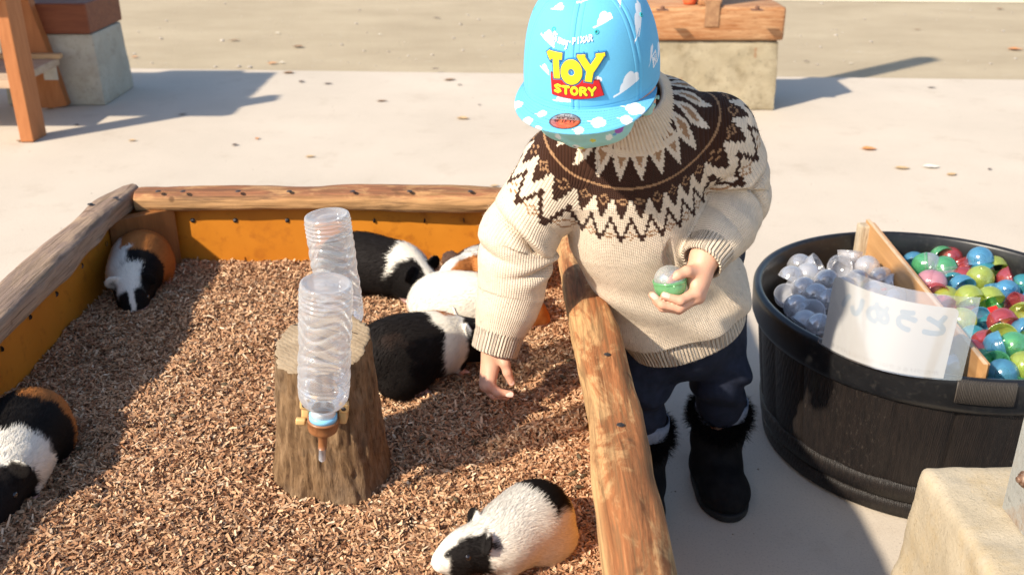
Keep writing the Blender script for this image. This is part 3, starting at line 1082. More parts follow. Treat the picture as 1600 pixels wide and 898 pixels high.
for k in range(26):
    a, r_ = rad(95 + 170 * ((k * .618) % 1)), .05 + .24 * ((k * .381 + .2) % 1)
    p = TC + np.array((-.02, 0)) + r_ * np.array((math.cos(a), math.sin(a)))
    if p[0] < .76:
        buried('milky', (p[0], p[1], .262 + .01 * math.sin(k * 3)), (math.sin(k), math.cos(k * 1.7), -1))
for c, h_ in heap.items():
    tag(h_.build('capsule_heap', CAPM[c]), kind='stuff')
# red paper scraps
red_p = noisy('red paper', (.6, .02, .015), (.66, .03, .02), 60, .6, 0)
for u, v, z, lab in ((1552, 483, .322, 'small bright red paper tab on the yellow green capsule in the coloured heap'),
                     (1381, 452, .322, 'tiny red scrap on a clear capsule left of the divider')):
    p = at(u, v, z)
    s_ = 1 if u > 1500 else .5
    M_ = Matrix.Translation(p) @ Matrix.Rotation(rad(28), 4, 'Z') @ Matrix.Rotation(rad(35), 4, 'X')
    tag(MB().box((-.0125 * s_, -.006 * s_, 0), (.0125 * s_, .006 * s_, .0012), M_).build('paper_tab', red_p, smooth=False), lab, 'paper')

# ------------------------------------------------------------------ white card in a clear sleeve, seen from behind
card = thing('laminated_card', 'white laminated card with reversed blue lettering showing through at the tub rim', 'sign', (at(1380, 565, .335)))
cA, cB = at(1284, 537, .334), at(1474, 591, .334)
ea = cB - cA
wW = np.linalg.norm(ea)
ex_ = ea / wW
ey_ = nrm(np.array((ex_[1] * -1, ex_[0], 0)))          # away from the camera
eu = nrm(np.array((0, 0, 1.0)) + ey_ * .30 - ex_ * .03)
hH = .118
def cardpt(a, b, off=0.0):
    """a along the rim 0..1, b height 0..1 -> gently bowed sheet"""
    a, b = np.asarray(a, float), np.asarray(b, float)
    bow = -.030 * (1 - (2 * a - 1) ** 2) * (1 - .35 * b) + .012 * (a - .5) * b
    sag = (.004 * np.sin(a * 3.1) - .010 * a * (1 - a) * 2 + .011 * (1 - a) ** 3) * b
    n = nrm(np.cross(ex_, eu))
    return cA + ex_ * (a * wW)[..., None] + eu * (b * hH)[..., None] + ey_ * bow[..., None] + np.array((0, 0, 1.0)) * sag[..., None] + n * off


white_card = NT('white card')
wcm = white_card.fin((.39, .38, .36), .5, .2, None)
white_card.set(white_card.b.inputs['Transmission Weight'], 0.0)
clear_film = NT('clear laminating film')
tr = clear_film.n('BsdfTransparent', Color=(.93, .93, .94))
gl = clear_film.n('BsdfGlossy', Color=(1, 1, 1), Roughness=.12)
df = clear_film.n('BsdfDiffuse', Color=(.85, .85, .86))
m1 = clear_film.n('MixShader', Fac=.06)
clear_film.set(m1.inputs[1], tr); clear_film.set(m1.inputs[2], df)
m2 = clear_film.n('MixShader', Fac=.10)
clear_film.set(m2.inputs[1], m1); clear_film.set(m2.inputs[2], gl)
clear_film.t.links.new(m2.outputs[0], clear_film.out.inputs[0])
na, nb_ = 49, 25
aa, bb = np.meshgrid(np.linspace(0, 1, na), np.linspace(0, 1, nb_), indexing='ij')
# rounded corners: pull the grid in near the two upper corners
rc = .045
def rounded(a, b):
    a = a.copy(); b = b.copy()
    dx_ = np.maximum(0, np.abs(a - .5) - (.5 - rc)) / rc
    dyy = np.maximum(0, b - (1 - rc * 2)) / (rc * 2)
    m_ = np.hypot(dx_, dyy)
    k_ = np.where(m_ > 1e-6, np.maximum(dx_, dyy) / np.maximum(m_, 1e-6), 1)
    a = .5 + np.sign(a - .5) * np.where(dx_ > 0, (.5 - rc) + dx_ * rc * k_, np.abs(a - .5))
    b = np.where(dyy > 0, (1 - rc * 2) + dyy * rc * 2 * k_, b)
    return a, b
ra, rb = rounded(aa, bb)
front, back = cardpt(ra, rb, .0003), cardpt(ra, rb, -.0003)
V = np.concatenate([front.reshape(-1, 3), back.reshape(-1, 3)])
mk('card', V, [gridf(na, nb_), gridf(na, nb_, off=na * nb_, flip=True)], wcm, card)
fa, fb = np.meshgrid(np.linspace(-.045, 1.12, 40), np.linspace(-.02, 1.17, 20), indexing='ij')
for off in (.0009, -.0009):
    mk('sleeve', cardpt(fa, fb, off).reshape(-1, 3), gridf(40, 20), clear_film.m, card)


def text_mesh(txt, size):
    c = bpy.data.curves.new('lettering', 'FONT')
    c.body = txt
    c.size = size
    c.resolution_u = 3
    o = bpy.data.objects.new('lettering', c)
    COL.objects.link(o)
    me = o.evaluated_get(bpy.context.evaluated_depsgraph_get()).to_mesh()
    V = np.array([v.co[:] for v in me.vertices])
    Fs = [np.array(p.vertices[:]) for p in me.polygons]
    o.to_mesh_clear()
    bpy.data.objects.remove(o)
    bpy.data.curves.remove(c)
    return V, Fs


ghost = noisy('faint show-through ink', (.25, .285, .31), (.27, .305, .33), 50, .5, 0)
ghost2 = noisy('fainter show-through ink', (.27, .265, .245), (.29, .28, .26), 50, .5, 0)
def lay(txt, a0, a1, b0, b1, mat, bold):
    V, Fs = text_mesh(txt, 1.0)
    x0, x1 = V[:, 0].min(), V[:, 0].max()
    y0, y1 = V[:, 1].min(), V[:, 1].max()
    mb = MB()
    offs = [(0, 0)] + ([(math.cos(t) * bold, math.sin(t) * bold) for t in np.linspace(0, 6.28, 9)[:-1]] if bold else [])
    for k, (ox, oy) in enumerate(offs):
        a = 1 - ((V[:, 0] - x0) / (x1 - x0) * (a1 - a0) + a0) + ox      # mirrored: read from the other side
        b = (V[:, 1] - y0) / (y1 - y0) * (b1 - b0) + b0 + oy * 2
        mb.add(cardpt(a, b, .00045 + .00001 * k), Fs)
    return mb.build('lettering', mat, card, smooth=False)
lay('とうめい', .07, .88, .60, .87, ghost, .012)
lay('かたづけるときはいろべつにわけてね', .04, .92, .045, .105, ghost2, 0)

# ================================================================== CONCRETE FOOTINGS, POSTS, BENCH
def rough_block(name, lo, hi, top_in, mat, parent, seed, n=26, amp=.004, rnd=.018):
    """a worn cast block tapering to its top"""
    lo, hi = np.array(lo, float), np.array(hi, float)
    g = np.linspace(-1, 1, n)
    A, B = np.meshgrid(g, g, indexing='ij')
    A, B = A.ravel(), B.ravel()
    mb = MB()
    c, h = (lo + hi) / 2, (hi - lo) / 2
    for ax in range(3):
        for sg in (-1, 1):
            P = np.zeros((n * n, 3))
            P[:, ax] = sg
            P[:, (ax + 1) % 3] = A
            P[:, (ax + 2) % 3] = B
            Q = P * h
            inner = np.clip(Q, -(h - rnd), h - rnd)
            dd = Q - inner
            Q = inner + dd / np.maximum(np.linalg.norm(dd, axis=1), 1e-9)[:, None] * rnd
            t = (Q[:, 2] / h[2] + 1) / 2
            Q[:, 0] -= np.sign(Q[:, 0]) * top_in * t * np.abs(Q[:, 0]) / h[0]
            Q[:, 1] -= np.sign(Q[:, 1]) * top_in * t * np.abs(Q[:, 1]) / h[1]
            Q += c
            Nn = dd / np.maximum(np.linalg.norm(dd, axis=1), 1e-9)[:, None]
            Q = Q + Nn * (amp * fbm(Q * 22, 3, seed) + amp * .6 * np.minimum(0, vnoise(Q * 75, seed + 5) + .35))[:, None]
            mb.add(Q, gridf(n, n, flip=sg < 0))
    return mb.build(name, mat, parent)


def cast_mat(name, c1, c2, stain, stain_amt=.6, rust=None, pore=90):
    t = NT(name)
    co = t.coord()
    b = t.ramp(t.noise(co, 7, 6, .65), (.3, c1), (.7, c2)).outputs[0]
    b = t.mix(t.ramp(t.noise(co, 12, 6, .7), (.5, 0), (.7, stain_amt)), b, stain)
    b = t.mix(t.ramp(t.noise(co, pore, 4, .7), (.34, .5), (.42, 0)), b, tuple(x * .5 for x in c1))
    if rust:
        b = t.mix(t.ramp(t.noise(t.coord((1, 1, .6)), 9, 3, .5), (.68, 0), (.75, .85)), b, rust)
    return t.fin(b, .92, .15, t.bump(t.noise(co, 130, 6, .75), .004, .6))


near_c = cast_mat('near cast concrete', (.38, .315, .215), (.50, .43, .32), (.45, .32, .15), .5, pore=240)
blk = thing('concrete_footing', 'sunlit worn concrete footing block in the near right corner', 'concrete block', (.72, 1.03, 0))
rough_block('block', (.575, .80, 0), (.93, 1.225, .332), .014, near_c, blk, 3, 40, .003, .014)
galv = cast_mat('rusty galvanised steel', (.27, .27, .25), (.36, .36, .33), (.24, .12, .045), .85, (.20, .085, .03), pore=60)
pp = at(1568, 795, .333)
post = thing('steel_post', 'rusty grey steel angle post with a bolt standing on the near concrete footing', 'post', (pp[0], pp[1], .332))
MB().box((pp[0], pp[1], .333), (pp[0] + .055, pp[1] + .004, 1.3)).box((pp[0], pp[1] - .055, .3335), (pp[0] + .004, pp[1] - .0003, 1.3)).build('angle_bar', galv, post, smooth=False)
bp = aty(1592, 750, pp[1] - .03)
bz = bp[2]
nut = MB().lathe([(0, .009), (.0035, .009), (.0045, .0075), (.0045, .0045)], 20).lathe([(.0045, .0048), (.0085, .0045), (.0085, 0)], 6).lathe([(0, .0012), (.011, .001), (.011, -.0005)], 24)
o = nut.build('bolt', noisy('rusty bolt', (.16, .07, .035), (.28, .2, .15), 200, .55, .3, 300, .001, Metallic=.4), post, local=True)
o.location = Vector((-.0, -.028, bz - .332)); o.rotation_euler = (0, rad(-90), 0)

far_c = cast_mat('old footing concrete', (.29, .24, .155), (.40, .34, .235), (.17, .13, .075), .65, (.26, .09, .03), pore=45)
left_c = cast_mat('left footing concrete', (.36, .33, .27), (.46, .43, .36), (.25, .21, .15), .5)
beam_m = noisy('weathered red brown beam', (.33, .13, .045), (.52, .30, .15), 5, .7, .5, 40, .006, (1.2, 9, 12), c3=(.2, .07, .025))
beam_d = noisy('dark red brown beam', (.16, .045, .02), (.22, .07, .03), 5, .6, .4, 40, .006, (1.2, 9, 12))
plank_m = noisy('stained brown post', (.33, .115, .035), (.42, .16, .055), 5, .6, .4, 40, .004, (12, 12, 1.2))
a_ = at(1205, 172, 0)
ff = thing('concrete_footing', 'mottled concrete footing with a weathered beam on top standing behind the child', 'concrete block', (a_[0] - .3, a_[1] + .15, 0))
rough_block('block', (a_[0] - .66, a_[1] - .012, 0), (a_[0] + .012, a_[1] + .30, .322), .008, far_c, ff, 8, 30, .003, .012)
bm_ = MB().box((a_[0] - .70, a_[1] - .02, .325), (a_[0] + .018, a_[1] + .29, .475), bev=.016)
bm_.build('beam', beam_m, ff)
dk = noisy('rusty bolt plate', (.12, .06, .04), (.2, .09, .05), 60, .7, 0)
for u in (1035, 1183):
    l = at(u, 16, .478)
    MB().box((l[0] - .026, l[1] - .02, .4765), (l[0] + .026, l[1] + .02, .4805), bev=.001).lathe([(.010, 0), (.010, .012), (.006, .015), (.0005, .015)], 8, Matrix.Translation((l[0], l[1], .480))).build('bolt_plate', dk, ff, smooth=False)
l = aty(1106, 25, a_[1] + .06)
fp = thing('wooden_post', 'square orange brown wooden post rising from the beam behind the child', 'post', (l[0], l[1], .476))
MB().box((l[0] - .052, l[1] - .04, .4765), (l[0] + .052, l[1] + .07, 1.5), bev=.006).build('post', beam_m, fp, smooth=False)
MB().box((l[0] - .03, l[1] - .086, .39), (l[0] + .035, l[1] - .0808, .5), bev=.001).box((l[0] - .03, l[1] - .081, .49), (l[0] + .035, l[1] - .04, .5), bev=.001).build('bracket', noisy('rusty bracket', (.24, .12, .06), (.36, .2, .1), 40, .7, .2, 90), fp, smooth=False)
l = at(1080, 9, .478)
tag(MB().lathe([(.0005, .0), (.026, .0), (.03, .012), (.03, .05), (.022, .055), (.0005, .056)], 20, Matrix.Translation((l[0], l[1] + .05, .477))).build('red_cup', noisy('orange red plastic', (.6, .1, .03), (.66, .13, .05), 30, .4, 0)), 'small orange red plastic cup on the beam beside the post', 'cup')

b_ = at(162, 165, 0)
lf = thing('concrete_footing', 'concrete footing with a dark red beam on top beside the bench at upper left', 'concrete block', (b_[0] - .1, b_[1] + .2, 0))
rough_block('block', (b_[0] - .46, b_[1] - .006, 0), (b_[0] + .012, b_[1] + .40, .335), .014, left_c, lf, 15, 24, .002, .01)
MB().box((b_[0] - .42, b_[1] - .002, .337), (b_[0] - .006, b_[1] + .42, .475), bev=.008).build('beam', beam_d, lf, smooth=False)
bench = thing('wooden_bench', 'brown wooden bench frame with slanting legs cut by the left edge', 'bench', (-2.3, 4.3, 0))
def plank(p0, p1, wx, wy, mat, name, par):
    p0, p1 = np.array(p0), np.array(p1)
    z = nrm(p1 - p0); x = nrm(np.cross((0, 1, 0), z)); y = np.cross(z, x)
    L = np.linalg.norm(p1 - p0)
    return MB().box((-wx / 2, -wy / 2, 0), (wx / 2, wy / 2, L), frame(p0, x, y, z), bev=.004).build(name, mat, par, smooth=False)
q0 = at(50, 219, 0); q1 = aty(12, 0, q0[1] + .0)
plank((q0[0], q0[1] + .02, -.0), (q1[0] - .04, q0[1] + .07, .85), .055, .13, plank_m, 'leg', bench)
r0 = at(84, 169, 0)
plank((r0[0] + .005, r0[1] + .03, 0), (r0[0] - .155, r0[1] + .03, .85), .125, .06, plank_m, 'leg', bench)
sb = at(40, 100, .24)
MB().box((-2.95, q0[1] + .06, .205), (at(88, 92, .24)[0], r0[1] - .005, .24), bev=.006).build('seat_board', noisy('worn beige board', (.40, .29, .20), (.52, .40, .29), 4, .7, .4, 30, .004, (1, 9, 9)), bench, smooth=False)
MB().box((-2.95, r0[1] - .045, .2405), (at(88, 88, .26)[0], r0[1] - .008, .262), bev=.004).build('seat_lip', noisy('orange board edge', (.42, .25, .12), (.5, .32, .17), 4, .7, .4, 30), bench, smooth=False)
l = aty(76, 117, r0[1] - .03)
MB().box((l[0] - .035, r0[1] - .006, l[2] - .03), (l[0] + .03, r0[1] - .0015, l[2] + .035)).build('bracket', noisy('pale steel bracket', (.45, .44, .4), (.55, .54, .5), 30, .5, 0), bench, smooth=False)
MB().tube([(-2.62, 4.45, 0), (-2.62, 4.45, .205)], .03, 14).build('stay', left_c, bench)
for k in range(5):                                     # unseen table boards above the frame, added on the legs for a broader shadow
    MB().box((-3.4, 3.98 + .19 * k, .66), (-2.02, 4.155 + .19 * k, .70), bev=.005).build('unseen_table_board', plank_m, bench, smooth=False)
MB().box((-2.3, 4.0, .60), (-2.2, 4.9, .658), bev=.004).build('unseen_table_batten', plank_m, bench, smooth=False)

# ================================================================== LEAVES, STONES
leafm = [noisy('dry leaf brown', (.16, .085, .045), (.28, .16, .08), 90, .8, .3, 200, .001), noisy('dry leaf tan', (.42, .27, .13), (.55, .38, .2), 90, .8, .3, 200, .001),
         noisy('dry leaf dark', (.07, .05, .045), (.13, .09, .075), 90, .8, .3, 200, .001), noisy('dry leaf pale', (.62, .56, .46), (.7, .65, .55), 90, .8, .3, 200, .001),
         noisy('dry leaf orange', (.5, .19, .06), (.6, .27, .1), 90, .8, .3, 200, .001)]
def leaf(u, v, z, L, mat, label, ang, curl=.35, seed=0):
    p = at(u, v, z)
    L = L * .78
    r = np.random.default_rng(seed + int(u))
    t = np.linspace(0, 1, 9)
    w = np.sin(np.pi * np.clip(t, .02, .985)) ** .8 * (.20 + .14 * r.random()) * L
    w[0] = w[1] = .02 * L
    rows = []
    for k in range(9):
        for s in (-1, -.5, 0, .5, 1):
            rows.append((t[k] * L - L / 2, s * w[k], .004 + curl * L * (.35 * (s * w[k] / (.4 * L)) ** 2 + .3 * (t[k] - .4) ** 2) + .02 * L * r.random()))
    V = np.array(rows)
    o = mk('dead_leaf', V, gridf(9, 5), mat, None, local=True)
    o.location = p
    o.rotation_euler = (0, 0, ang)
    return tag(o, label, 'leaf', 'dead leaves scattered on the ground')
LV = [(285, 180, 0, .06, 2, 'dark curled leaf alone on the shadow edge right of the bench', .5), (484, 246, 0, .055, 1, 'small tan leaf on the sunlit pavement above the stump', .1),
      (367, 228, 0, .04, 2, 'thin dark leaf left of the tan one above the pen', .4), (402, 218, 0, .035, 4, 'tiny orange leaf above the thin dark leaf', 1.4),
      (425, 100, -.016, .08, 4, 'orange and dark leaf cluster at the pavement edge left of centre', .2), (440, 99, -.016, .05, 3, 'white scrap of leaf beside the orange leaf at the pavement edge', .1),
      (471, 129, 0, .05, 2, 'dark leaf upright in the shadow band, nearer the bench', .9), (512, 132, 0, .065, 2, 'dark flat leaf in the shadow band right of the upright one', 0),
      (450, 115, 0, .09, 0, 'long thin brown leaf at the back edge of the shadow band', .0), (596, 159, 0, .075, 0, 'brown narrow leaf on the pavement left of the cap', .1),
      (702, 126, 0, .09, 0, 'long reddish brown leaf near the pavement edge left of the cap', .3), (718, 134, 0, .035, 2, 'small dark leaf just below the long reddish one', .2),
      (722, 186, 0, .085, 1, 'bright tan leaf with dark tip left of the cap brim', -.35), (749, 165, 0, .03, 2, 'tiny dark leaf above the bright tan one by the cap', 0),
      (680, 109, 0, .06, 2, 'dark leaf right on the pavement edge left of the cap', .1), (772, 292, 0, .05, 1, 'tan leaf just behind the back rail beside the sleeve', .1),
      (206, 221, 0, .05, 1, 'tan leaf on the shadow edge in front of the bench', .1), (120, 197, 0, .035, 2, 'small dark leaf pair in front of the left footing', 0),
      (30, 222, 0, .05, 0, 'brown leaf at the foot of the slanting bench leg', -.6), (78, 172, 0, .05, 0, 'brown leaf at the foot of the rear bench leg', .0),
      (365, 64, -.016, .09, 0, 'long brown leaf on the sand near the left', .25), (465, 74, -.016, .10, 0, 'reddish brown leaf on the sand in the middle', .0),
      (210, 90, -.016, .06, 4, 'orange leaf on the sand right of the left footing', 0), (682, 29, -.016, .07, 2, 'dark leaf far back on the sand', .0),
      (593, 55, -.016, .05, 3, 'pale leaf far back on the sand', .1), (433, 53, -.016, .05, 3, 'whitish leaf on the sand above the reddish one', 0),
      (1356, 234, 0, .085, 4, 'orange brown leaf on the pavement right of the child', -.15), (1408, 264, 0, .08, 1, 'slender tan leaf below the orange one at right', -.15),
      (1453, 262, 0, .09, 3, 'whitish leaf scrap at right above the tub', -.1), (1486, 274, 0, .06, 1, 'olive tan leaf right of the whitish scrap above the tub', .3),
      (1546, 266, 0, .025, 2, 'tiny dark leaf at the far right above the tub', 0), (1329, 100, -.016, .04, 3, 'white pebble like leaf scrap on the sand at right', .1),
      (1562, 15, -.016, .08, 0, 'dark brown leaf far back at the upper right', 0), (1585, 78, -.016, .12, 4, 'rusty leaf on the sand at the far right edge', -.2),
      (1433, 47, -.016, .06, 0, 'greyish brown leaf on the sand at right', 0), (1260, 97, -.016, .05, 2, 'dull purple brown leaf on the sand right of the footing', .0),
      (1455, 138, 0, .06, 2, 'bluish dark leaf on the pavement edge at right', -.2), (1045, 593, 0, .05, 1, 'curled tan leaf on the floor between the legs of the child', -.5)]
for k, (u, v, z, L, mi, lab, an) in enumerate(LV):
    leaf(u, v, z, L, leafm[mi], lab, an, .25 if L > .05 else .5, k)
pb = MB()
prng = np.random.default_rng(5)
for k in range(260):
    u, v = prng.random() * 1700 - 50, 5 + 112 * prng.random()
    p = at(u, v, -.019)
    if p[1] < 5.65:
        continue
    r = .004 + .012 * prng.random() ** 3
    pb.lathe([(.0005, -r * .2), (r * .8, 0), (r, r * .25), (r * .6, r * .6), (.0005, r * .7)], 7, Matrix.Translation(p) @ Matrix.Diagonal((1, .7, 1, 1)))
tag(pb.build('pebbles', noisy('sand pebble', (.28, .24, .2), (.5, .46, .41), 30, .9, 0)), kind='stuff')
gb = MB()
for k in range(420):      # grit on the concrete
    u, v = prng.random() * 1500 + 30, 125 + 740 * prng.random() ** 1.4
    p = at(u, v, .0)
    r = .0007 + .0016 * prng.random() ** 2
    if v > 280 and p[0] < .18 and p[0] > -.9:
        continue
    if math.hypot(p[0] - TC[0], p[1] - TC[1]) < .32:
        continue
    gb.lathe([(.0003, 0), (r, 0), (r * .8, r * .6), (.0003, r * .8)], 6, Matrix.Translation(p))
tag(gb.build('grit', noisy('dark grit', (.12, .09, .07), (.3, .24, .18), 30, .9, 0)), kind='stuff')

# ================================================================== GUINEA PIGS
def fur_mat(name):
    t = NT(name)
    a = t.n('Attribute', {'attribute_name': 'col'}).outputs['Color']
    return t.fin(a, .7, .08)


FUR = fur_mat('guinea pig fur')
SKIN_FUR = vcol('guinea pig coat', .8, .15, 300, .4, .001)
PINK = noisy('pink paw skin', (.55, .30, .25), (.66, .40, .34), 80, .55, .2, 300, .0006, spec=.4)
EYE = noisy('black shiny eye', (.008, .006, .006), (.014, .01, .01), 10, .05, 0, spec=.8)
WHT, BLK, ORG, DBR = np.array((.74, .69, .60)), np.array((.007, .0055, .005)), np.array((.40, .145, .038)), np.array((.045, .024, .016))


def rotz(a):
    c, s = math.cos(a), math.sin(a)
    return np.array(((c, -s, 0), (s, c, 0), (0, 0, 1.0)))


def roty(a):
    c, s = math.cos(a), math.sin(a)
    return np.array(((c, 0, s), (0, 1, 0), (-s, 0, c)))


def guinea_pig(label, u, v, yaw, colour, hyaw=0.0, hpitch=0.0, L=1.0, W=1.0, s=.9, nh=15000, seed=1, hump=0.0, eyes=(1, -1), z0=ZS, bend=0.0, ear_c=(BLK, BLK)):
    """faces +X; (u, v) is where the middle of the body stands on the shavings"""
    p = at(u, v, z0)
    p[2] = float(bed_z(p[0], p[1])) - .002
    root = thing('guinea_pig', label, 'guinea pig', p, yaw, 'guinea pigs in the pen')
    root.scale = (s, s, s)
    Rh = rotz(hyaw) @ roty(hpitch)
    neck = np.array((.072 * L, .004 * math.sin(hyaw), .056))

    def H(*q):                                   # head space -> body space
        return neck + Rh @ np.array(q)
    Hinv = Rh.T

    def body(q):
        q = q.copy()
        if bend:
            q[:, 1] -= bend * np.maximum(0, -q[:, 0]) ** 2 * 8
        d = ell(q, (-.048 * L, 0, .058 + hump), (.080 * L, .066 * W, .060 + hump))
        d = smin(d, ell(q, (.015 * L, 0, .058 + hump * .5), (.082 * L, .061 * W, .056 + hump * .5)), .03)
        d = smin(d, ell(q, (.062 * L, 0, .055), (.052, .050 * W, .047)), .03)
        h = (q - neck) @ Rh                       # into head space
        d = smin(d, ell(h, (.040, 0, .004), (.052, .037, .038)), .022)
        d = smin(d, ell(h, (.072, 0, -.004), (.034, .024, .025)), .016)
        d = smin(d, ell(h, (.096, 0, -.010), (.014, .015, .014)), .012)
        d = smin(d, ell(h, (.062, 0, -.020), (.030, .026, .016)), .012)      # cheeks, jaw
        for sd in (1, -1):
            d = smin(d, cone(q, (.070 * L, sd * .030, .030), (.084 * L, sd * .032, .006), .014, .008), .012)
            d = smin(d, ell(q, (-.050 * L, sd * .046 * W, .030), (.045, .022, .030)), .02)
            d = smin(d, cone(q, (-.055 * L, sd * .052 * W, .012), (-.022 * L, sd * .054 * W, .007), .009, .007), .01)
            e = np.array((.026, sd * .037, .034))
            A = nrm(np.array((.25, sd * .8, -.35))); B = nrm(np.cross(A, (1, 0, .35))); C_ = np.cross(A, B)
            ear = ell(h, e, (.017, .0042, .019), np.stack([B, nrm(np.cross(A, B)), A], 1))
            d = smin(d, ear, .005)
        return d
    V, Q = sdf_mesh(body, (-.17, -.10, -.012), (.21, .10, .155 + hump * 2), .0031)
    N = vert_normals(V, Q)

    def colours(P):
        h = (P - neck) @ Rh
        w = np.stack([fbm(P * 45 + seed * 7, 3, seed), fbm(P * 45 + 50 + seed * 7, 3, seed + 3)], -1) * .0085
        return colour(P[:, 0] / L + w[:, 0], P[:, 1] / W + w[:, 1], P[:, 2] + w[:, 1], h[:, 0] + w[:, 0], h[:, 1] + w[:, 1] * .6, h[:, 2] + w[:, 0] * .6, P)
    c = colours(V)
    paw = (V[:, 2] < .012) & ((V[:, 0] > .074 * L) | ((V[:, 0] > -.045 * L) & (np.abs(V[:, 1]) > .042 * W) & (V[:, 0] < -.005)))
    c[paw] = (.60, .36, .30)
    mk('body', V, Q, SKIN_FUR, root, local=True, col=c)
    # fur blades
    r = np.random.default_rng(seed)
    a = np.linalg.norm(np.cross(V[Q[:, 1]] - V[Q[:, 0]], V[Q[:, 3]] - V[Q[:, 0]]), axis=1)
    f = r.choice(len(Q), nh, p=a / a.sum())
    w = r.random((nh, 2))
    P = (V[Q[f, 0]] * ((1 - w[:, :1]) * (1 - w[:, 1:])) + V[Q[f, 1]] * (w[:, :1] * (1 - w[:, 1:])) + V[Q[f, 2]] * (w[:, :1] * w[:, 1:]) + V[Q[f, 3]] * ((1 - w[:, :1]) * w[:, 1:]))
    Nn = N[Q[f, 0]]
    h = (P - neck) @ Rh
    keep = (P[:, 2] > .008) & (h[:, 0] < .104)
    P, Nn, h = P[keep], Nn[keep], h[keep]
    n = len(P)
    onhead = h[:, 0] > .015
    ln = np.where(h[:, 0] > .06, .0045, np.where(onhead, .007, .0125)) * (.65 + .6 * r.random(n))
    flow = np.where(onhead[:, None], -Rh[:, 0][None], np.array([[-1.0, 0, -.18]]))
    swirl = fbm(P * 22 + seed, 2, seed + 17)
    flow = flow + np.cross(Nn, flow) * swirl[:, None] * .45 + r.normal(0, .16, (n, 3))
    flow = flow - (flow * Nn).sum(1)[:, None] * Nn
    flow /= np.linalg.norm(flow, axis=1)[:, None] + 1e-9
    lift = .22 + .16 * r.random(n)
    D1 = flow * (1 - lift * .4)[:, None] + Nn * lift[:, None]
    side = np.cross(flow, Nn)
    wd = np.where(onhead, .00034, .00042) * (.7 + .6 * r.random(n))
    mid = P + D1 * (ln * .55)[:, None]
    tip = P + D1 * ln[:, None] - Nn * (ln * .10)[:, None] + np.array((0, 0, -.0006))
    BV = np.stack([P - side * wd[:, None] - Nn * .0005, P + side * wd[:, None] - Nn * .0005, mid + side * wd[:, None] * .8, mid - side * wd[:, None] * .8, tip], 1)
    bc = colours(P + r.normal(0, .0016, P.shape)) * (.86 + .28 * r.random((n, 1)))
    i0 = np.arange(n)[:, None] * 5
    o = mk('fur', BV.reshape(-1, 3), [i0 + np.array([[0, 1, 2, 3]]), i0 + np.array([[3, 2, 4]])], FUR, root, local=True, col=np.repeat(np.clip(bc, 0, .9), 5, 0))
    o['kind'] = 'stuff'
    nn = np.repeat(Nn, 5, 0).reshape(-1, 5, 3)
    nn = nn + (D1 * .25)[:, None]
    nn = nn / np.linalg.norm(nn, axis=2)[..., None]
    o.data.normals_split_custom_set_from_vertices(nn.reshape(-1, 3).tolist())
    for sd in eyes:
        e = H(.057, sd * .0295, .0125)
        MB().lathe([(.0066 * math.sin(x), -.0066 * math.cos(x)) for x in np.linspace(.05, math.pi - .05, 9)], 16, Matrix.Translation(e)).build('eye', EYE, root, local=True)
    nb = H(.1085, 0, -.008)
    MB().lathe([(.0052 * math.sin(x), -.004 * math.cos(x)) for x in np.linspace(.05, math.pi - .05, 7)], 12, Matrix.Translation(nb)).build('nose', PINK, root, local=True)
    for sd in (1, -1):
        for k, (bx, by, dx) in enumerate(((.078 * L, .032, 1), (-.030 * L, .053 * W, 1))):
            tb = MB()
            for j in (-1, 0, 1):
                tb.tube([(bx, sd * by + j * .005, .0075), (bx + .010, sd * by + j * .0065, .006), (bx + .019, sd * by + j * .0075, .003)], [.0036, .003, .0014], 8)
            tb.build('paw', PINK, root, local=True)
    return root


def mixc(n, *layers):
    c = np.tile(np.array(layers[0][1], float), (n, 1))
    for m_, k in layers[1:]:
        m_ = np.clip(m_, 0, 1)[:, None]
        c = c * (1 - m_) + np.asarray(k) * m_
    return c


S = lambda x, a, b: ss(a, b, x)


def c_corner(x, y, z, hx, hy, hz, P):        # orange rump, black shoulders, white collar and blaze
    n = len(x)
    return mixc(n, (1, ORG), (S(x, .035, .043) * S(hx, .05, .0), BLK), (S(x, .018, .028) * S(y, .003, -.012) * S(x, .10, .075), WHT),
                (S(hx, .0, .008), BLK), (S(hx, .058, .045) * S(np.abs(hy + .004), .030, .020) * S(hx, -.02, -.005), WHT), (S(hx, .03, .038) * S(np.abs(hy), .0075, .005), WHT),
                (S(hx, .04, .02) * S(hy, -.024, -.030), WHT))


def c_left(x, y, z, hx, hy, hz, P):          # orange rump stripe, black body, white collar, black head
    n = len(x)
    return mixc(n, (1, BLK), (S(x, -.035, -.05) * S(y - x * .4, .012, .022), ORG), (S(x, -.105, -.115), ORG), (S(x, .038, .046) * S(hx, .02, .012), WHT), (S(hx, .014, .020), BLK * 1.6))


def c_back(x, y, z, hx, hy, hz, P):          # black, white shoulder band and blaze
    n = len(x)
    return mixc(n, (1, BLK * 1.5), (S(x, .050, .058) * S(hx, .035, .026) * S(y, .05, .040), WHT), (S(hx, .02, .028) * S(y * 0 + hy, -.008, -.003) * S(hy, .022, .016), WHT),
                (S(hx, .026, .034) * S(hy, .020, .012) * S(hy, -.018, -.01), WHT), (S(hx, .005, .015) * S(hx, .05, .045) * S(hz, .012, .024) * S(hy, .012, .018), BLK),
                (S(hy, -.008, -.014) * S(hx, -.01, .0), BLK))


def c_white(x, y, z, hx, hy, hz, P):         # cream with orange saddle
    n = len(x)
    return mixc(n, (1, WHT), (S(x, .028, .036) * S(x, .085, .078), ORG * 1.15), (S(hx, .03, .035), ORG))


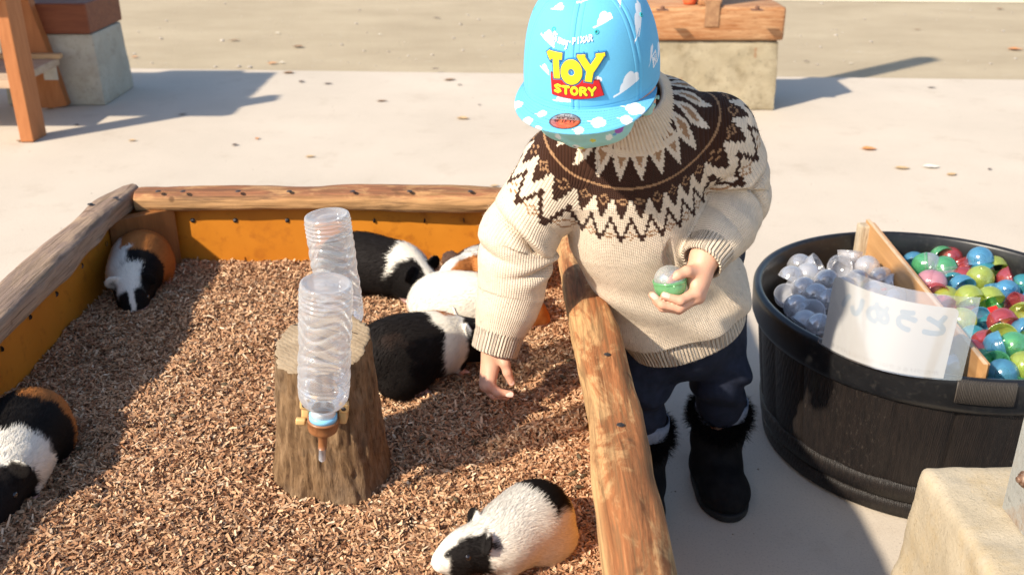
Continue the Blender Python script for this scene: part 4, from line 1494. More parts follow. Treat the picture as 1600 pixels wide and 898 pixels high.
def c_small(x, y, z, hx, hy, hz, P):         # tricolour
    n = len(x)
    return mixc(n, (1, DBR * 1.6), (S(hx, -.03, -.02) * S(np.abs(hy), .02, .014), WHT), (S(hx, .0, .008) * S(hy, -.012, -.017), DBR * 1.8), (S(hx, .0, .008) * S(hy, .010, .015), ORG * 1.1))


def c_dark(x, y, z, hx, hy, hz, P):          # near black body, white shoulders, black head
    n = len(x)
    f = fbm(P * 30, 3, 5)
    return mixc(n, (1, BLK * 1.5), (S(f, .5, 1.1) * .35, DBR * 1.2), (S(x, .030, .037) * S(hx, .030, .022), WHT), (S(x, .06, .066) * S(y, -.012, .0) * S(hx, .02, .01) * S(z, .09, .098), ORG * 1.2), (S(hx, .024, .03) * S(np.abs(hy), .003, .008), BLK * 1.2),
                (S(hx, .07, .075) * S(hz, -.002, -.012), WHT))


def c_front(x, y, z, hx, hy, hz, P):         # white, black rump patch, black cheek and ears
    n = len(x)
    ear = S(np.abs(hy), .028, .034) * S(hz, .016, .024) * S(hx, .06, .05) * S(hx, .005, .012)
    return mixc(n, (1, WHT), (S(x, -.026, -.034) * S(x, -.108, -.098) * S(z - y * .12, .084, .094), BLK * 1.2), (S(hx, .016, .023) * S(hy, .009, .015) * S(hx, .088, .080), BLK * 1.3), (ear, BLK * 1.4))


guinea_pig('guinea pig in the far left corner facing out, orange rump, black head with white blaze', 222, 452, rad(-80), c_corner, rad(4), rad(38), s=.90, seed=2, W=1.0)
guinea_pig('guinea pig cut by the left edge, black with white collar and orange rump', 42, 738, rad(-80), c_left, rad(-6), rad(20), s=.90, seed=3, eyes=(1, -1))
guinea_pig('black guinea pig with white shoulder and blaze behind the bottles, facing right', 590, 452, rad(-22), c_back, rad(-14), rad(32), s=1.0, seed=4)
guinea_pig('cream guinea pig with an orange saddle, head hidden behind the sleeve', 733, 508, rad(4), c_white, rad(-6), rad(20), s=.90, seed=5, L=1.0, hump=.003)
guinea_pig('small brown white and orange guinea pig at the back behind the cream one', 772, 458, rad(214), c_small, rad(24), rad(-16), s=.90, seed=6)
guinea_pig('dark brown and black guinea pig with white shoulders right of the stump', 650, 596, rad(36), c_dark, rad(-14), rad(10), s=.98, seed=7, hump=.004, L=.88)
guinea_pig('white guinea pig with black rump patch and black face, nearest in front', 814, 864, rad(-138), c_front, rad(-22), rad(2), s=.77, L=.76, seed=8, hump=.004, nh=24000, W=.98)

# ================================================================== THE CHILD
CU = np.array((0, math.sin(PITCH), math.cos(PITCH)))
CT = np.array((0, -math.cos(PITCH), math.sin(PITCH)))
CX = np.array((1.0, 0, 0))
child = thing('person', 'child in fair isle jumper and blue cap bending over the pen, capsule in hand', 'person', (.345, 1.60, 0))

# --- skeleton points
seam_c = aty(986, 172, 1.425)
An = nrm((-.12, -.58, .80))
hem = aty(1068, 518, 1.585)
st_c = [hem - np.array((0, 0, .03)), hem, aty(1043, 440, 1.55), aty(1003, 350, 1.485), aty(992, 270, 1.44), seam_c - An * .03]
st_rx = [.111, .113, .118, .109, .098, .070]
st_ry = [.108, .108, .104, .088, .072, .066]
Sx = nrm((.955, .27, .04))
Rsh, Lsh = aty(880, 258, 1.445), aty(1116, 212, 1.475)
Rel, Rwr = aty(808, 372, 1.455), aty(774, 545, 1.415)
Lel, Lwr = aty(1150, 304, 1.50), aty(1098, 408, 1.385)
Rmid = aty(799, 455, 1.44)
Lmid = aty(1134, 355, 1.44)

# --- head frame
Cc = aty(925, 116, 1.345)
yw, pt = rad(17), rad(15)
fH = np.array((-math.sin(yw) * math.cos(pt), -math.cos(yw) * math.cos(pt), -math.sin(pt)))
uH = np.array((-math.sin(yw) * math.sin(pt), -math.cos(yw) * math.sin(pt), math.cos(pt)))
sH = np.cross(uH, fH)
HM = np.stack([sH, fH, uH], 1)


def HP(s, f, u):
    return Cc + HM @ np.array((s, f, u))


def head_sdf(q):
    """q in head space (s, f, u), origin at the middle of the cap's rim"""
    d = ell(q, (0, -.008, .005), (.074, .086, .085))
    d = smin(d, ell(q, (0, .014, -.032), (.055, .058, .044)), .03)
    d = smin(d, ell(q, (.004, .040, -.052), (.025, .025, .018)), .02)          # chin
    d = smin(d, ell(q, (0, .079, -.034), (.010, .012, .011)), .010)         # nose
    d = smin(d, cone(q, (0, .074, -.012), (0, .080, -.032), .006, .008), .008)
    for sd in (1, -1):
        d = smin(d, ell(q, (sd * .034, .052, -.044), (.024, .022, .020)), .02)   # cheeks
        d = smax(d, -ell(q, (sd * .029, .083, -.014), (.015, .012, .009)), .010)  # eye sockets
        ear = ell(q, (sd * .076, -.010, -.034), (.010, .018, .028))
        ear = smax(ear, -ell(q, (sd * .086, -.006, -.034), (.007, .010, .018)), .004)
        d = smin(d, ear, .008)
    d = smin(d, ell(q, (0, .074, -.050), (.016, .008, .004)), .006)         # lips
    d = smin(d, ell(q, (0, .072, -.057), (.014, .008, .005)), .006)
    return d


def RH(x, y, t):
    return Rw0 + (CX * x - CU * y + CT * t) * .00107


def LH(x, y, t):
    return Lw0 + (CX * x - CU * y + CT * t) * .001


Rw0, Lw0 = aty(772, 541, 1.415), aty(1092, 422, 1.372)
Rf = [([(-7, 57, 9), (7, 68, 10), (25, 70, 9)], [8, 7, 5.4]), ([(-12, 58, 1), (-1, 72, 1), (19, 75, 2)], [8.2, 7, 5.4]),
      ([(-13, 54, -8), (-6, 69, -9), (11, 73, -8)], [7.8, 6.6, 5.2]), ([(-10, 47, -16), (-7, 60, -17), (6, 66, -16)], [7, 6, 4.8])]
Rt = ([(4, 6, 8), (16, 24, 14), (20, 38, 13), (26, 53, 9)], [10, 8.5, 7.2, 5.6])
Lf = [([(-8, 33, 16), (-32, 45, 26), (-56, 38, 26)], [8, 7, 5.6]), ([(-3, 40, 8), (-32, 56, 17), (-58, 51, 20), (-73, 37, 19)], [8.2, 7.4, 6.6, 5.4]),
      ([(0, 40, -2), (-30, 59, 3), (-55, 56, 5), (-66, 46, 5)], [8, 7, 6.2, 5.2]), ([(0, 33, -11), (-24, 54, -10), (-44, 54, -9)], [7, 6.2, 5])]
Lt = ([(-4, 2, 12), (-22, 2, 25), (-36, 8, 29), (-48, 17, 28)], [10, 8.4, 7.2, 5.6])


def body_sdf(p):
    q = (p - Cc) @ HM
    d = head_sdf(q)
    d = smin(d, cone(p, HP(0, -.02, -.06), seam_c - An * .03, .044, .046), .02)
    d = smin(d, chain(p, [seam_c - An * .05, st_c[3], st_c[2], st_c[1] + np.array((0, .01, .01))], [.05, .066, .072, .070], .03), .03)
    d = smin(d, chain(p, [seam_c - An * .04, Rsh], [.035, .036], .02), .03)
    d = smin(d, chain(p, [seam_c - An * .04, Lsh], [.035, .036], .02), .03)
    d = smin(d, chain(p, [Rsh, Rel, Rmid, RH(0, -28, 0)], [.034, .029, .026, .021], .015), .02)
    d = smin(d, chain(p, [Lsh, Lel, Lmid, LH(10, -20, -4)], [.034, .029, .026, .022], .015), .02)
    for hip, knee, ank in LEGS:
        d = smin(d, chain(p, [hip, knee, ank, ank - np.array((0, .0, .07)), ank + np.array((0, -.07, -.085))], [.050, .038, .028, .026, .022], .015), .02)
    # hands
    for H_, fs, th_, palm in ((RH, Rf, Rt, [((0, -28, 0), (0, 4, 0), 19, 18)]), (LH, Lf, Lt, [((10, -20, -4), (-1, 6, 2), 20, 19)])):
        for a, b, ra, rb in palm:
            d = smin(d, cone(p, H_(*a), H_(*b), ra * .001, rb * .001), .01)
        for P, R in fs:
            k0 = np.array(P[0])
            d = smin(d, cone(p, H_(0, 4, 0), H_(*P[0]), .013, R[0] * .00115), .012)
        h = None
        for P, R in fs + [th_]:
            c = chain(p, [H_(*x) for x in P], [r * .001 for r in R], .003)
            h = c if h is None else np.minimum(h, c)
        d = smin(d, h, .004)
    return d


LEGS = [(np.array((.240, 1.61, .43)), np.array((.226, 1.56, .28)), np.array((.241, 1.58, .10))),
        (np.array((.364, 1.625, .43)), np.array((.378, 1.60, .27)), np.array((.400, 1.645, .10)))]
V, Q = sdf_mesh(body_sdf, (-.07, 1.17, .0), (.50, 1.74, 1.02), .0021)
c = np.tile(np.array((.60, .33, .22)), (len(V), 1))
nz = fbm(V * 60, 3, 2)
c *= (1 + .06 * nz)[:, None]
for H_, fs, th_ in ((RH, Rf, Rt), (LH, Lf, Lt)):
    for P, R in fs + [th_]:
        for k, (pp_, rr_) in enumerate(zip(P, R)):
            w = np.exp(-(np.linalg.norm(V - H_(*pp_), axis=1) / (.009 if k else .011)) ** 2)
            c = c * (1 - .35 * w[:, None]) + np.array((.58, .235, .165)) * (.35 * w[:, None])
q = (V - Cc) @ HM
for sd in (1, -1):
    w = np.exp(-(np.linalg.norm(q - np.array((sd * .038, .066, -.040)), axis=1) / .02) ** 2)[:, None] * .5
    c = c * (1 - w) + np.array((.62, .24, .17)) * w
w = (np.exp(-((q[:, 0] / .017) ** 4 + ((q[:, 2] + .0535) / .008) ** 4)) * (q[:, 1] > .05))[:, None]
c = c * (1 - w) + np.array((.48, .15, .12)) * w
skin = NT('child skin')
_a = skin.n('Attribute', {'attribute_name': 'col'}).outputs['Color']
skinm = skin.fin(_a, .5, .4, skin.bump(skin.noise(skin.coord(), 420, 4, .6), .0007, .35), Subsurface_Weight=.12, Subsurface_Radius=(.012, .005, .003), Subsurface_Scale=.6)
mk('body', V, Q, skinm, child, col=c)
# nails and eyes
nailm = noisy('finger nail', (.72, .45, .37), (.76, .50, .42), 60, .3, 0, spec=.5)
def nail(c0, ax, up, w=.0042, l=.0062):
    ax, up = nrm(ax), nrm(up)
    up = nrm(up - (up @ ax) * ax)
    sd = np.cross(ax, up)
    rows = []
    for i in np.linspace(-1, 1, 7):
        for j in np.linspace(-1, 1, 7):
            rr = max(abs(i), abs(j)); k = rr / max(math.hypot(i, j), 1e-6) if rr > 0 else 1
            k = .5 + .5 * k
            rows.append(c0 + ax * (i * k * l) + sd * (j * k * w) + up * (.0012 - .0016 * (j * k) ** 2 - .0006 * (i * k) ** 2))
    mk('nail', np.array(rows), gridf(7, 7), nailm, child)
nail(RH(25, 51, 9) + CT * .0050 + CX * .001, RH(26, 53, 9) - RH(20, 38, 13), CT + CX * .15)
nail(RH(23, 70, 9) + CT * .0052, RH(25, 70, 9) - RH(7, 68, 10), CT + CU * .2)
nail(LH(-54, 38, 26) + CT * .005 + CU * .001, LH(-56, 38, 26) - LH(-32, 45, 26), CT + CU * .3)
nail(LH(-70, 39, 19) + CT * .0052, LH(-73, 37, 19) - LH(-58, 51, 20), CT)
for sd in (1, -1):
    e = np.array(HP(sd * .029, .0655, -.014))
    MB().lathe([(.0115 * math.sin(x), -.0115 * math.cos(x)) for x in np.linspace(.05, math.pi - .05, 13)], 20, Matrix.Translation(e)).build('eye', noisy('eye white', (.75, .73, .7), (.8, .78, .75), 20, .15, 0), child)
    lid = MB().tube([HP(sd * .029 + x, .0770 - .35 * x * x / .012, -.0145 - .0022 * math.cos(x / .014 * 1.5)) for x in np.linspace(-.013, .013, 9)], [.0006] + [.0014] * 7 + [.0006], 8)
    lid.build('eyelashes', noisy('dark lashes', (.02, .014, .01), (.03, .02, .015), 20, .8, 0), child)
    MB().tube([HP(sd * (.028 + x), .083 - 4 * (x + .0) ** 2, .002 + .2 * x - 8 * x * x) for x in np.linspace(-.014, .018, 9)], [.001] + [.0022] * 7 + [.0008], 8).build('eyebrow', noisy('dark brow', (.03, .02, .014), (.045, .03, .02), 20, .9, 0), child)


# --- jumper
def arm_par(p, P):
    """position along a limb: length (m), angle, axis point"""
    best = None
    L0 = 0
    for i in range(len(P) - 1):
        a, b = P[i], P[i + 1]
        d = b - a
        L = np.linalg.norm(d)
        t = np.clip(((p - a) @ d) / (L * L), 0, 1)
        off = p - a - t[:, None] * d
        dist = np.linalg.norm(off, axis=1)
        if best is None:
            best = [dist, L0 + t * L, off]
        else:
            m_ = dist < best[0]
            best = [np.where(m_, dist, best[0]), np.where(m_, L0 + t * L, best[1]), np.where(m_[:, None], off, best[2])]
        L0 += L
    return best


ST = np.array(st_c)
TAX = nrm(ST[-1] - ST[0])
st_t = (ST - ST[0]) @ TAX


def torso_par(p):
    t = (p - ST[0]) @ TAX
    c = np.stack([np.interp(t, st_t, ST[:, k]) for k in range(3)], 1)
    off = p - c
    s = off @ Sx
    Fv = nrm(np.cross(Sx, TAX))
    f = off @ Fv
    return t, s, f, np.interp(t, st_t, st_rx), np.interp(t, st_t, st_ry)


RP, LP = [Rsh, Rel, Rmid, Rwr], [Lsh, Lel, Lmid, Lwr]
RLn = np.cumsum([0] + [np.linalg.norm(RP[i + 1] - RP[i]) for i in range(3)])
LLn = np.cumsum([0] + [np.linalg.norm(LP[i + 1] - LP[i]) for i in range(3)])


def crease(x, w):
    return np.exp(-np.abs(x) / w)


def sleeve(p, P, Ln, prof, folds):
    dist, s, off = arm_par(p, P)
    r = np.interp(s, [a for a, b in prof], [b for a, b in prof])
    ang = np.arctan2(off @ CX, off @ CT)                 # 0 faces the camera, + to the right
    for s0, a0, w, dep, tilt, spread in folds:
        da = np.angle(np.exp(1j * (ang - a0)))
        lim = np.exp(-(da / spread) ** 2)
        x = s - s0 - tilt * np.sin(da)
        r = r - dep * lim * (crease(x, w) - .55 * np.exp(-((x + w * 2.6) / (w * 2.2)) ** 2) - .35 * np.exp(-((x - w * 2.8) / (w * 2.2)) ** 2))
    return dist - r


R_prof = [(0, .060), (RLn[1] * .55, .061), (RLn[1] * .95, .060), (RLn[1] + .03, .058), (RLn[2], .055), (RLn[2] + .035, .050), (RLn[3] - .034, .041), (RLn[3] - .026, .0385), (RLn[3] + .02, .0370)]
L_prof = [(0, .064), (LLn[1] * .6, .063), (LLn[1], .054), (LLn[2], .049), (LLn[2] + .03, .043), (LLn[3] - .03, .037), (LLn[3] + .02, .0325)]
R_folds = [(RLn[1] - .012, .5, .0050, .021, .024, 1.2), (RLn[1] + .034, 1.2, .005, .018, -.020, .9), (RLn[1] * .62, .9, .009, .006, .02, .9), (RLn[1] + .020, -.9, .007, .008, .014, .8)]
L_folds = [(LLn[1] - .020, -.3, .005, .018, -.022, 1.2), (LLn[1] + .020, .2, .005, .015, .014, 1.1), (LLn[1] * .45, -.6, .007, .012, -.02, 1.0), (LLn[1] * .72, .2, .007, .006, -.022, 1.2), (LLn[2] + .012, -.3, .007, .005, .015, 1.2)]


def jumper_sdf(p, inner=False):
    t, s, f, rx, ry = torso_par(p)
    k = np.sqrt((s / rx) ** 2 + (f / ry) ** 2)
    d = (k - 1) * np.minimum(rx, ry)
    n1 = vnoise(p * np.array([10, 10, 5]), 41) * .0062 + vnoise(p * 22, 42) * .0018
    x = (s * .6 + t * .8)
    d = d + n1 + (.0045 * np.sin(x * 60 + 2 * s / .1 + 2.5 * vnoise(p * 7, 47))) * ss(.30, .12, t) * ss(.05, .10, t)
    # gathers hanging between the hands and a drape over the rail
    d = d - .010 * np.exp(-((t - .120) / .035) ** 2) * ss(-.02, .10, s)
    rib = ss(.094, .086, t)
    d = d + rib * .007
    top = t - (st_t[-1] + .02)
    d = smax(d, top, .03)
    rs = sleeve(p, RP, RLn, R_prof, R_folds) + vnoise(p * 16, 44) * .0022
    ls = sleeve(p, LP, LLn, L_prof, L_folds) + vnoise(p * 16, 45) * .0022
    sh = chain(p, [Rsh + (seam_c - Rsh) * .0, seam_c - An * .032, Lsh], [.056, .072, .056], .03)
    d = smin(d, sh, .045)
    d = smin(d, rs, .014)
    d = smin(d, ls, .012)
    # open ends: cuffs, hem, neck
    dR, dL = nrm(Rwr - Rmid), nrm(Lwr - Lmid)
    d = np.where(np.linalg.norm(p - Rwr, axis=1) < .08, np.maximum(d, (p - Rwr) @ dR - .004), d)
    d = np.where(np.linalg.norm(p - Lwr, axis=1) < .06, np.maximum(d, (p - Lwr) @ dL - .004), d)
    hemz = (p - ST[0]) @ TAX - .044 - .010 * np.sin(s * 9 + .5)
    d = np.maximum(d, -hemz)
    cut = cone(p, Rwr - dR * .03, Rwr + dR * .05, .0325, .0325)
    d = np.maximum(d, -cut)
    cut = cone(p, Lwr - dL * .03, Lwr + dL * .05, .029, .029)
    d = np.maximum(d, -cut)
    k2 = (np.sqrt((s / (rx - .019)) ** 2 + (f / (ry - .019)) ** 2) - 1) * .09
    d = np.maximum(d, -np.maximum(k2, t - .115))
    d = np.maximum(d, -cone(p, seam_c - An * .03, seam_c + An * .08, .058, .058))
    return d


V, Q = sdf_mesh(jumper_sdf, (-.10, 1.20, .30), (.52, 1.74, .86), (.00195), L=1.5)
# pattern coordinates
w_ = V - seam_c
ax_h = w_ @ An
rad_v = w_ - ax_h[:, None] * An
rl = np.linalg.norm(rad_v, axis=1)
vd = np.sqrt((rl - .077) ** 2 + ax_h ** 2) * 1000 / 1.16                 # mm from the collar seam
e1 = nrm(np.cross(An, np.cross(-CU, An))); e2 = np.cross(An, e1)
phi = np.arctan2(rad_v @ e2, rad_v @ e1)
dr, sr, offr = arm_par(V, RP)
dl, sl, offl = arm_par(V, LP)
tt, sx_, fx, rx, ry = torso_par(V)
kt = (np.sqrt((sx_ / rx) ** 2 + (fx / ry) ** 2) - 1) * .09
onR = (dr - np.interp(sr, [a for a, b in R_prof], [b for a, b in R_prof]) < kt - .002)
onL = (dl - np.interp(sl, [a for a, b in L_prof], [b for a, b in L_prof]) < kt - .002) & ~onR
angR = np.arctan2(offr @ CX, offr @ CT); angL = np.arctan2(offl @ CX, offl @ CT)
colc = np.where(onR, angR * 50, np.where(onL, angL * 48, np.arctan2(sx_, -fx) * 112))
rowc = np.where(onR, sr * 1000, np.where(onL, sl * 1000, tt * 1000))
ribm = np.where(onR, ss(RLn[3] - .034, RLn[3] - .030, sr), np.where(onL, ss(LLn[3] - .030, LLn[3] - .026, sl), ss(.092, .088, tt)))
CREAM, BRN, TAN = np.array((.66, .545, .42)), np.array((.040, .0165, .0095)), np.array((.33, .185, .095))
row = np.floor(vd / 2.9) * 2.9 + 1.45
ST_N = 250                                                          # stitches round the neck
qphi = (np.floor(phi / (2 * np.pi) * ST_N) + .5) / ST_N
p1 = (qphi * 20) % 1
t1 = np.abs(2 * p1 - 1)                                             # 0 on a tooth axis
K2 = 28
ST_M = K2 * 10
qphi2 = (np.floor(phi / (2 * np.pi) * ST_M) + .5) / ST_M
p2 = (qphi2 * K2) % 1
t2 = np.abs(2 * p2 - 1)
cell = np.floor(phi / (2 * np.pi) * ST_M).astype(int) + np.floor(vd / 2.9).astype(int)
c = np.tile(CREAM, (len(V), 1))
inY = vd < 135
brown = inY & (((row > 5) & (row < 41) & (t1 > 1.08 - row / 36)) | ((row >= 41) & (row < 60)) | ((row >= 60) & (row < 60 + 34 * (1 - t2))))
brown |= inY & (row > 84 + 36 * (1 - t2)) & (row < 95.5 + 36 * (1 - t2))
c[brown] = BRN
tan_ = inY & ((row > 7) & (row < 20) & (t1 < .46 * (1 - (row - 7) / 14)) | (row > 46) & (row < 50))
du, dv = (p2 - .5) * 10, None
def flower(rc, sh):
    pp2 = (qphi2 * K2 + sh) % 1
    cu_ = np.round((pp2 - .5) * 10 + .0)
    rv = np.round((row - rc) / 2.9)
    return ((np.abs(cu_) == 1) & (np.abs(rv) == 1)) | ((cu_ == 0) & (np.abs(rv) == 2)) | ((np.abs(cu_) == 2) & (rv == 0))
tan_ |= inY & flower(66, 0.0) & (t2 < .55) & (row < 60 + 34 * (1 - t2))
tan_ |= inY & flower(118, .5)
c[tan_] = TAN
# heathered wool
c = c * (1 + .07 * fbm(V * 160, 2, 12) + .04 * fbm(V * 25, 2, 13))[:, None]
wool = NT('wool knit')
_a = wool.n('Attribute', {'attribute_name': 'col'}).outputs['Color']
_k = wool.n('Attribute', {'attribute_name': 'kuv'}).outputs['Vector']
sep = wool.n('SeparateXYZ', Vector=_k)
tri = wool.math('ABSOLUTE', wool.math('SINE', wool.math('MULTIPLY', sep.outputs[0], math.pi / 3.6)))
vst = wool.math('SINE', wool.math('ADD', wool.math('MULTIPLY', sep.outputs[1], 2 * math.pi / 3.0), wool.math('MULTIPLY', tri, 2.2)))
st_h = wool.math('ADD', wool.math('MULTIPLY', tri, .8), wool.math('MULTIPLY', vst, .28))
ribw = wool.math('SINE', wool.math('MULTIPLY', sep.outputs[0], 2 * math.pi / 6.4))
b1 = wool.bump(st_h, .0013, .75)
b2 = wool.bump(wool.math('MULTIPLY', ribw, sep.outputs[2]), .0022, .9, b1)
b3 = wool.bump(wool.noise(wool.coord(), 520, 4, .7), .0012, .5, b2)
woolm = wool.fin(_a, .95, .05, b3, Sheen_Weight=.06, Sheen_Roughness=.6)
jumper = mk('jumper', V, Q, woolm, child, col=c, uv=np.stack([colc, rowc, ribm], 1))
JV, JQ, JC = V, Q, c

# stray wool fibres
rw = np.random.default_rng(9)
Jn = vert_normals(JV, JQ)
nf = 26000
fi = rw.choice(len(JV), nf)
P, Nn = JV[fi], Jn[fi]
Dv = Nn * .55 + rw.normal(0, .6, (nf, 3))
Dv /= np.linalg.norm(Dv, axis=1)[:, None]
Sd = np.cross(Dv, rw.normal(0, 1, (nf, 3))); Sd /= np.linalg.norm(Sd, axis=1)[:, None]
lf_ = .002 + .0042 * rw.random(nf)
tipv = P + Dv * lf_[:, None] + rw.normal(0, .0006, (nf, 3))
fz = mk('wool_fuzz', np.stack([P - Sd * .00013, P + Sd * .00013, tipv], 1).reshape(-1, 3), np.arange(nf * 3).reshape(-1, 3), vcol('wool fibre', .95, .05), jumper, col=np.repeat(JC[fi], 3, 0))
fz['kind'] = 'stuff'
fz.data.normals_split_custom_set_from_vertices(np.repeat(Nn, 3, 0).tolist())

# collar: a ribbed band
COLSH = CX * -.010 + np.array((0, -.006, 0))
nC, nP = 840, 26
th = np.linspace(0, 2 * np.pi, nC, endpoint=False)
prof = [(.084, -.010, 0), (.0815, -.004, .2), (.0790, .003, 1), (.0755, .012, 1), (.0715, .021, 1), (.0675, .030, 1), (.0635, .038, 1), (.0600, .0445, .9), (.0570, .0475, .6), (.0540, .047, .4), (.0520, .043, .4), (.0535, .030, .3), (.058, .012, .2), (.062, -.004, 0)]
pr = np.array(prof)
tq = np.linspace(0, len(prof) - 1, 44)
pr = np.stack([np.interp(tq, np.arange(len(prof)), pr[:, k]) for k in range(3)], 1)
V = []
for r, h, a in pr:
    rib = a * (.0030 * np.abs(np.sin(th * 42)) ** .8 - .0015)
    slump = .006 * np.sin(th * 2 + .8) * h / .045
    rr = r + rib + .0015 * np.sin(3 * th)
    V.append(seam_c + rr[:, None] * (np.cos(th)[:, None] * e1 + np.sin(th)[:, None] * e2) + (h + slump - .004)[:, None] * An + max(h, 0) / .047 * COLSH)
V = np.array(V)
kuv = np.zeros(V.shape); kuv[..., 1] = (pr[:, 1] * 1000)[:, None]; kuv[..., 0] = th[None] * 3.6
cc = np.tile(CREAM, (V.shape[0] * nC, 1)) * (1 + .06 * fbm(V.reshape(-1, 3) * 160, 2, 12))[:, None]
mk('collar', V.reshape(-1, 3), gridf(len(pr), nC, cv=True, flip=True), woolm, jumper, col=cc, uv=kuv.reshape(-1, 3))

# --- trousers
denim = noisy('dark navy denim', (.008, .011, .022), (.016, .02, .038), 60, .8, .4, 500, .0012, spec=.25)
den_in = noisy('grey denim inside', (.17, .19, .24), (.24, .26, .31), 200, .9, .3, 500, .001)
def trouser_sdf(p):
    d = None
    for (hip, knee, ank) in LEGS:
        b = ank + np.array((0, 0, .055))
        l = chain(p, [hip, knee, b], [.056, .050, .044], .02)
        z = p[:, 2]
        l = l - .006 * np.sin(z * 95 + 3 * np.sin(p[:, 0] * 30)) * np.exp(-((z - .25) / .05) ** 2) - .004 * vnoise(p * 22, 61)
        l = np.maximum(l, b[2] - .006 - z)
        d = l if d is None else smin(d, l, .004)
    d = smin(d, ell(p, (.310, 1.605, .505), (.094, .080, .070)), .03)
    d = smin(d, chain(p, [st_c[1], st_c[2]], [.088, .085], .02), .03)
    return np.maximum(d, p[:, 2] - .53)
V, Q = sdf_mesh(trouser_sdf, (.16, 1.44, .12), (.50, 1.76, .54), .0032)
tr_o = mk('trousers', V, Q, denim, child)
for hip, knee, ank in LEGS:
    a = ank + np.array((0, 0, .056))
    ta = np.linspace(0, 2 * np.pi, 48, endpoint=False)
    rows = []
    for r, z in ((.0475, .024), (.0495, .026), (.0500, .012), (.0495, -.006), (.047, -.008), (.044, .0)):
        rows.append(np.stack([a[0] + r * np.cos(ta), a[1] + r * np.sin(ta), a[2] + z + .006 * np.sin(ta + 2.6) + .002 * np.sin(3 * ta)], 1))
    mk('turn_up', np.array(rows).reshape(-1, 3), gridf(6, 48, cv=True), den_in, tr_o)

# --- boots
suede = noisy('black suede', (.006, .006, .007), (.014, .013, .013), 35, .9, .3, 320, .001, spec=.15)
sole_m = noisy('black rubber sole', (.012, .012, .012), (.02, .02, .02), 40, .6, .2, 90)
furb = noisy('black fake fur', (.005, .0045, .0045), (.011, .010, .009), 60, .9, 0, spec=.04)
rb = np.random.default_rng(3)
for (hip, knee, ank), yawb in zip(LEGS, (rad(-6), rad(2))):
    R_ = rotz(yawb)
    base = np.array((ank[0], ank[1], 0))
    def boot_sdf(p, base=base, R_=R_):
        q = (p - base) @ R_
        d = cone(q, (0, .004, .045), (0, .008, .150), .050, .0525)
        d = smin(d, ell(q, (0, -.050, .034), (.0455, .078, .040)), .025)
        d = smin(d, ell(q, (0, -.082, .030), (.045, .048, .034)), .02)
        d = smin(d, ell(q, (0, .010, .030), (.043, .052, .040)), .02)
        d = d + .0025 * np.sin(q[:, 2] * 75 + 2.5 * np.sin(q[:, 0] * 25)) * np.exp(-((q[:, 2] - .085) / .025) ** 2)
        d = np.maximum(d, q[:, 2] - .158)
        d = np.maximum(d, -cone(q, (0, .008, .10), (0, .008, .22), .047, .0485))
        return smax(d, .008 - q[:, 2], .004)
    V, Q = sdf_mesh(boot_sdf, base + np.array((-.07, -.16, 0)), base + np.array((.07, .09, .17)), .003)
    bt_ = mk('boot', V, Q, suede, child)
    def sole_sdf(p, base=base, R_=R_):
        q = (p - base) @ R_
        d = smin(ell(q * np.array((1, 1, .0)), (0, -.062, 0), (.049, .076, 1)), ell(q * np.array((1, 1, 0)), (0, .008, 0), (.045, .056, 1)), .03)
        return smax(smax(d, q[:, 2] - .016, .003), .001 - q[:, 2], .002)
    V, Q = sdf_mesh(sole_sdf, base + np.array((-.07, -.16, -.003)), base + np.array((.07, .09, .025)), .003)
    mk('sole', V, Q, sole_m, bt_)
    n = 5200
    ta = rb.random(n) * 2 * np.pi
    hz = .128 + .036 * rb.random(n)
    fr_ = np.exp(-((ta + np.pi / 2 - 2 * np.pi * (ta > np.pi)) / .8) ** 2)
    hz = hz - .014 * fr_
    P = base + np.stack([(.051 - .004 * rb.random(n)) * np.cos(ta), .008 + .051 * np.sin(ta), hz], 1)
    out = np.stack([np.cos(ta), np.sin(ta), .15 + .9 * (hz - .128) / .036], 1) + rb.normal(0, .42, (n, 3))
    out /= np.linalg.norm(out, axis=1)[:, None]
    ln = .012 + .016 * rb.random(n)
    sd_ = np.cross(out, rb.normal(0, 1, (n, 3))); sd_ /= np.linalg.norm(sd_, axis=1)[:, None]
    mid = P + out * (ln * .55)[:, None] + rb.normal(0, .0012, (n, 3))
    tip = P + out * ln[:, None] - np.array((0, 0, 1)) * (ln * .2)[:, None] + rb.normal(0, .002, (n, 3))
    BV = np.stack([P - sd_ * .0005, P + sd_ * .0005, mid + sd_ * .0004, mid - sd_ * .0004, tip], 1)
    i0 = np.arange(n)[:, None] * 5
    o = mk('fur_cuff', BV.reshape(-1, 3), [i0 + np.array([[0, 1, 2, 3]]), i0 + np.array([[3, 2, 4]])], furb, bt_)
    o['kind'] = 'stuff'

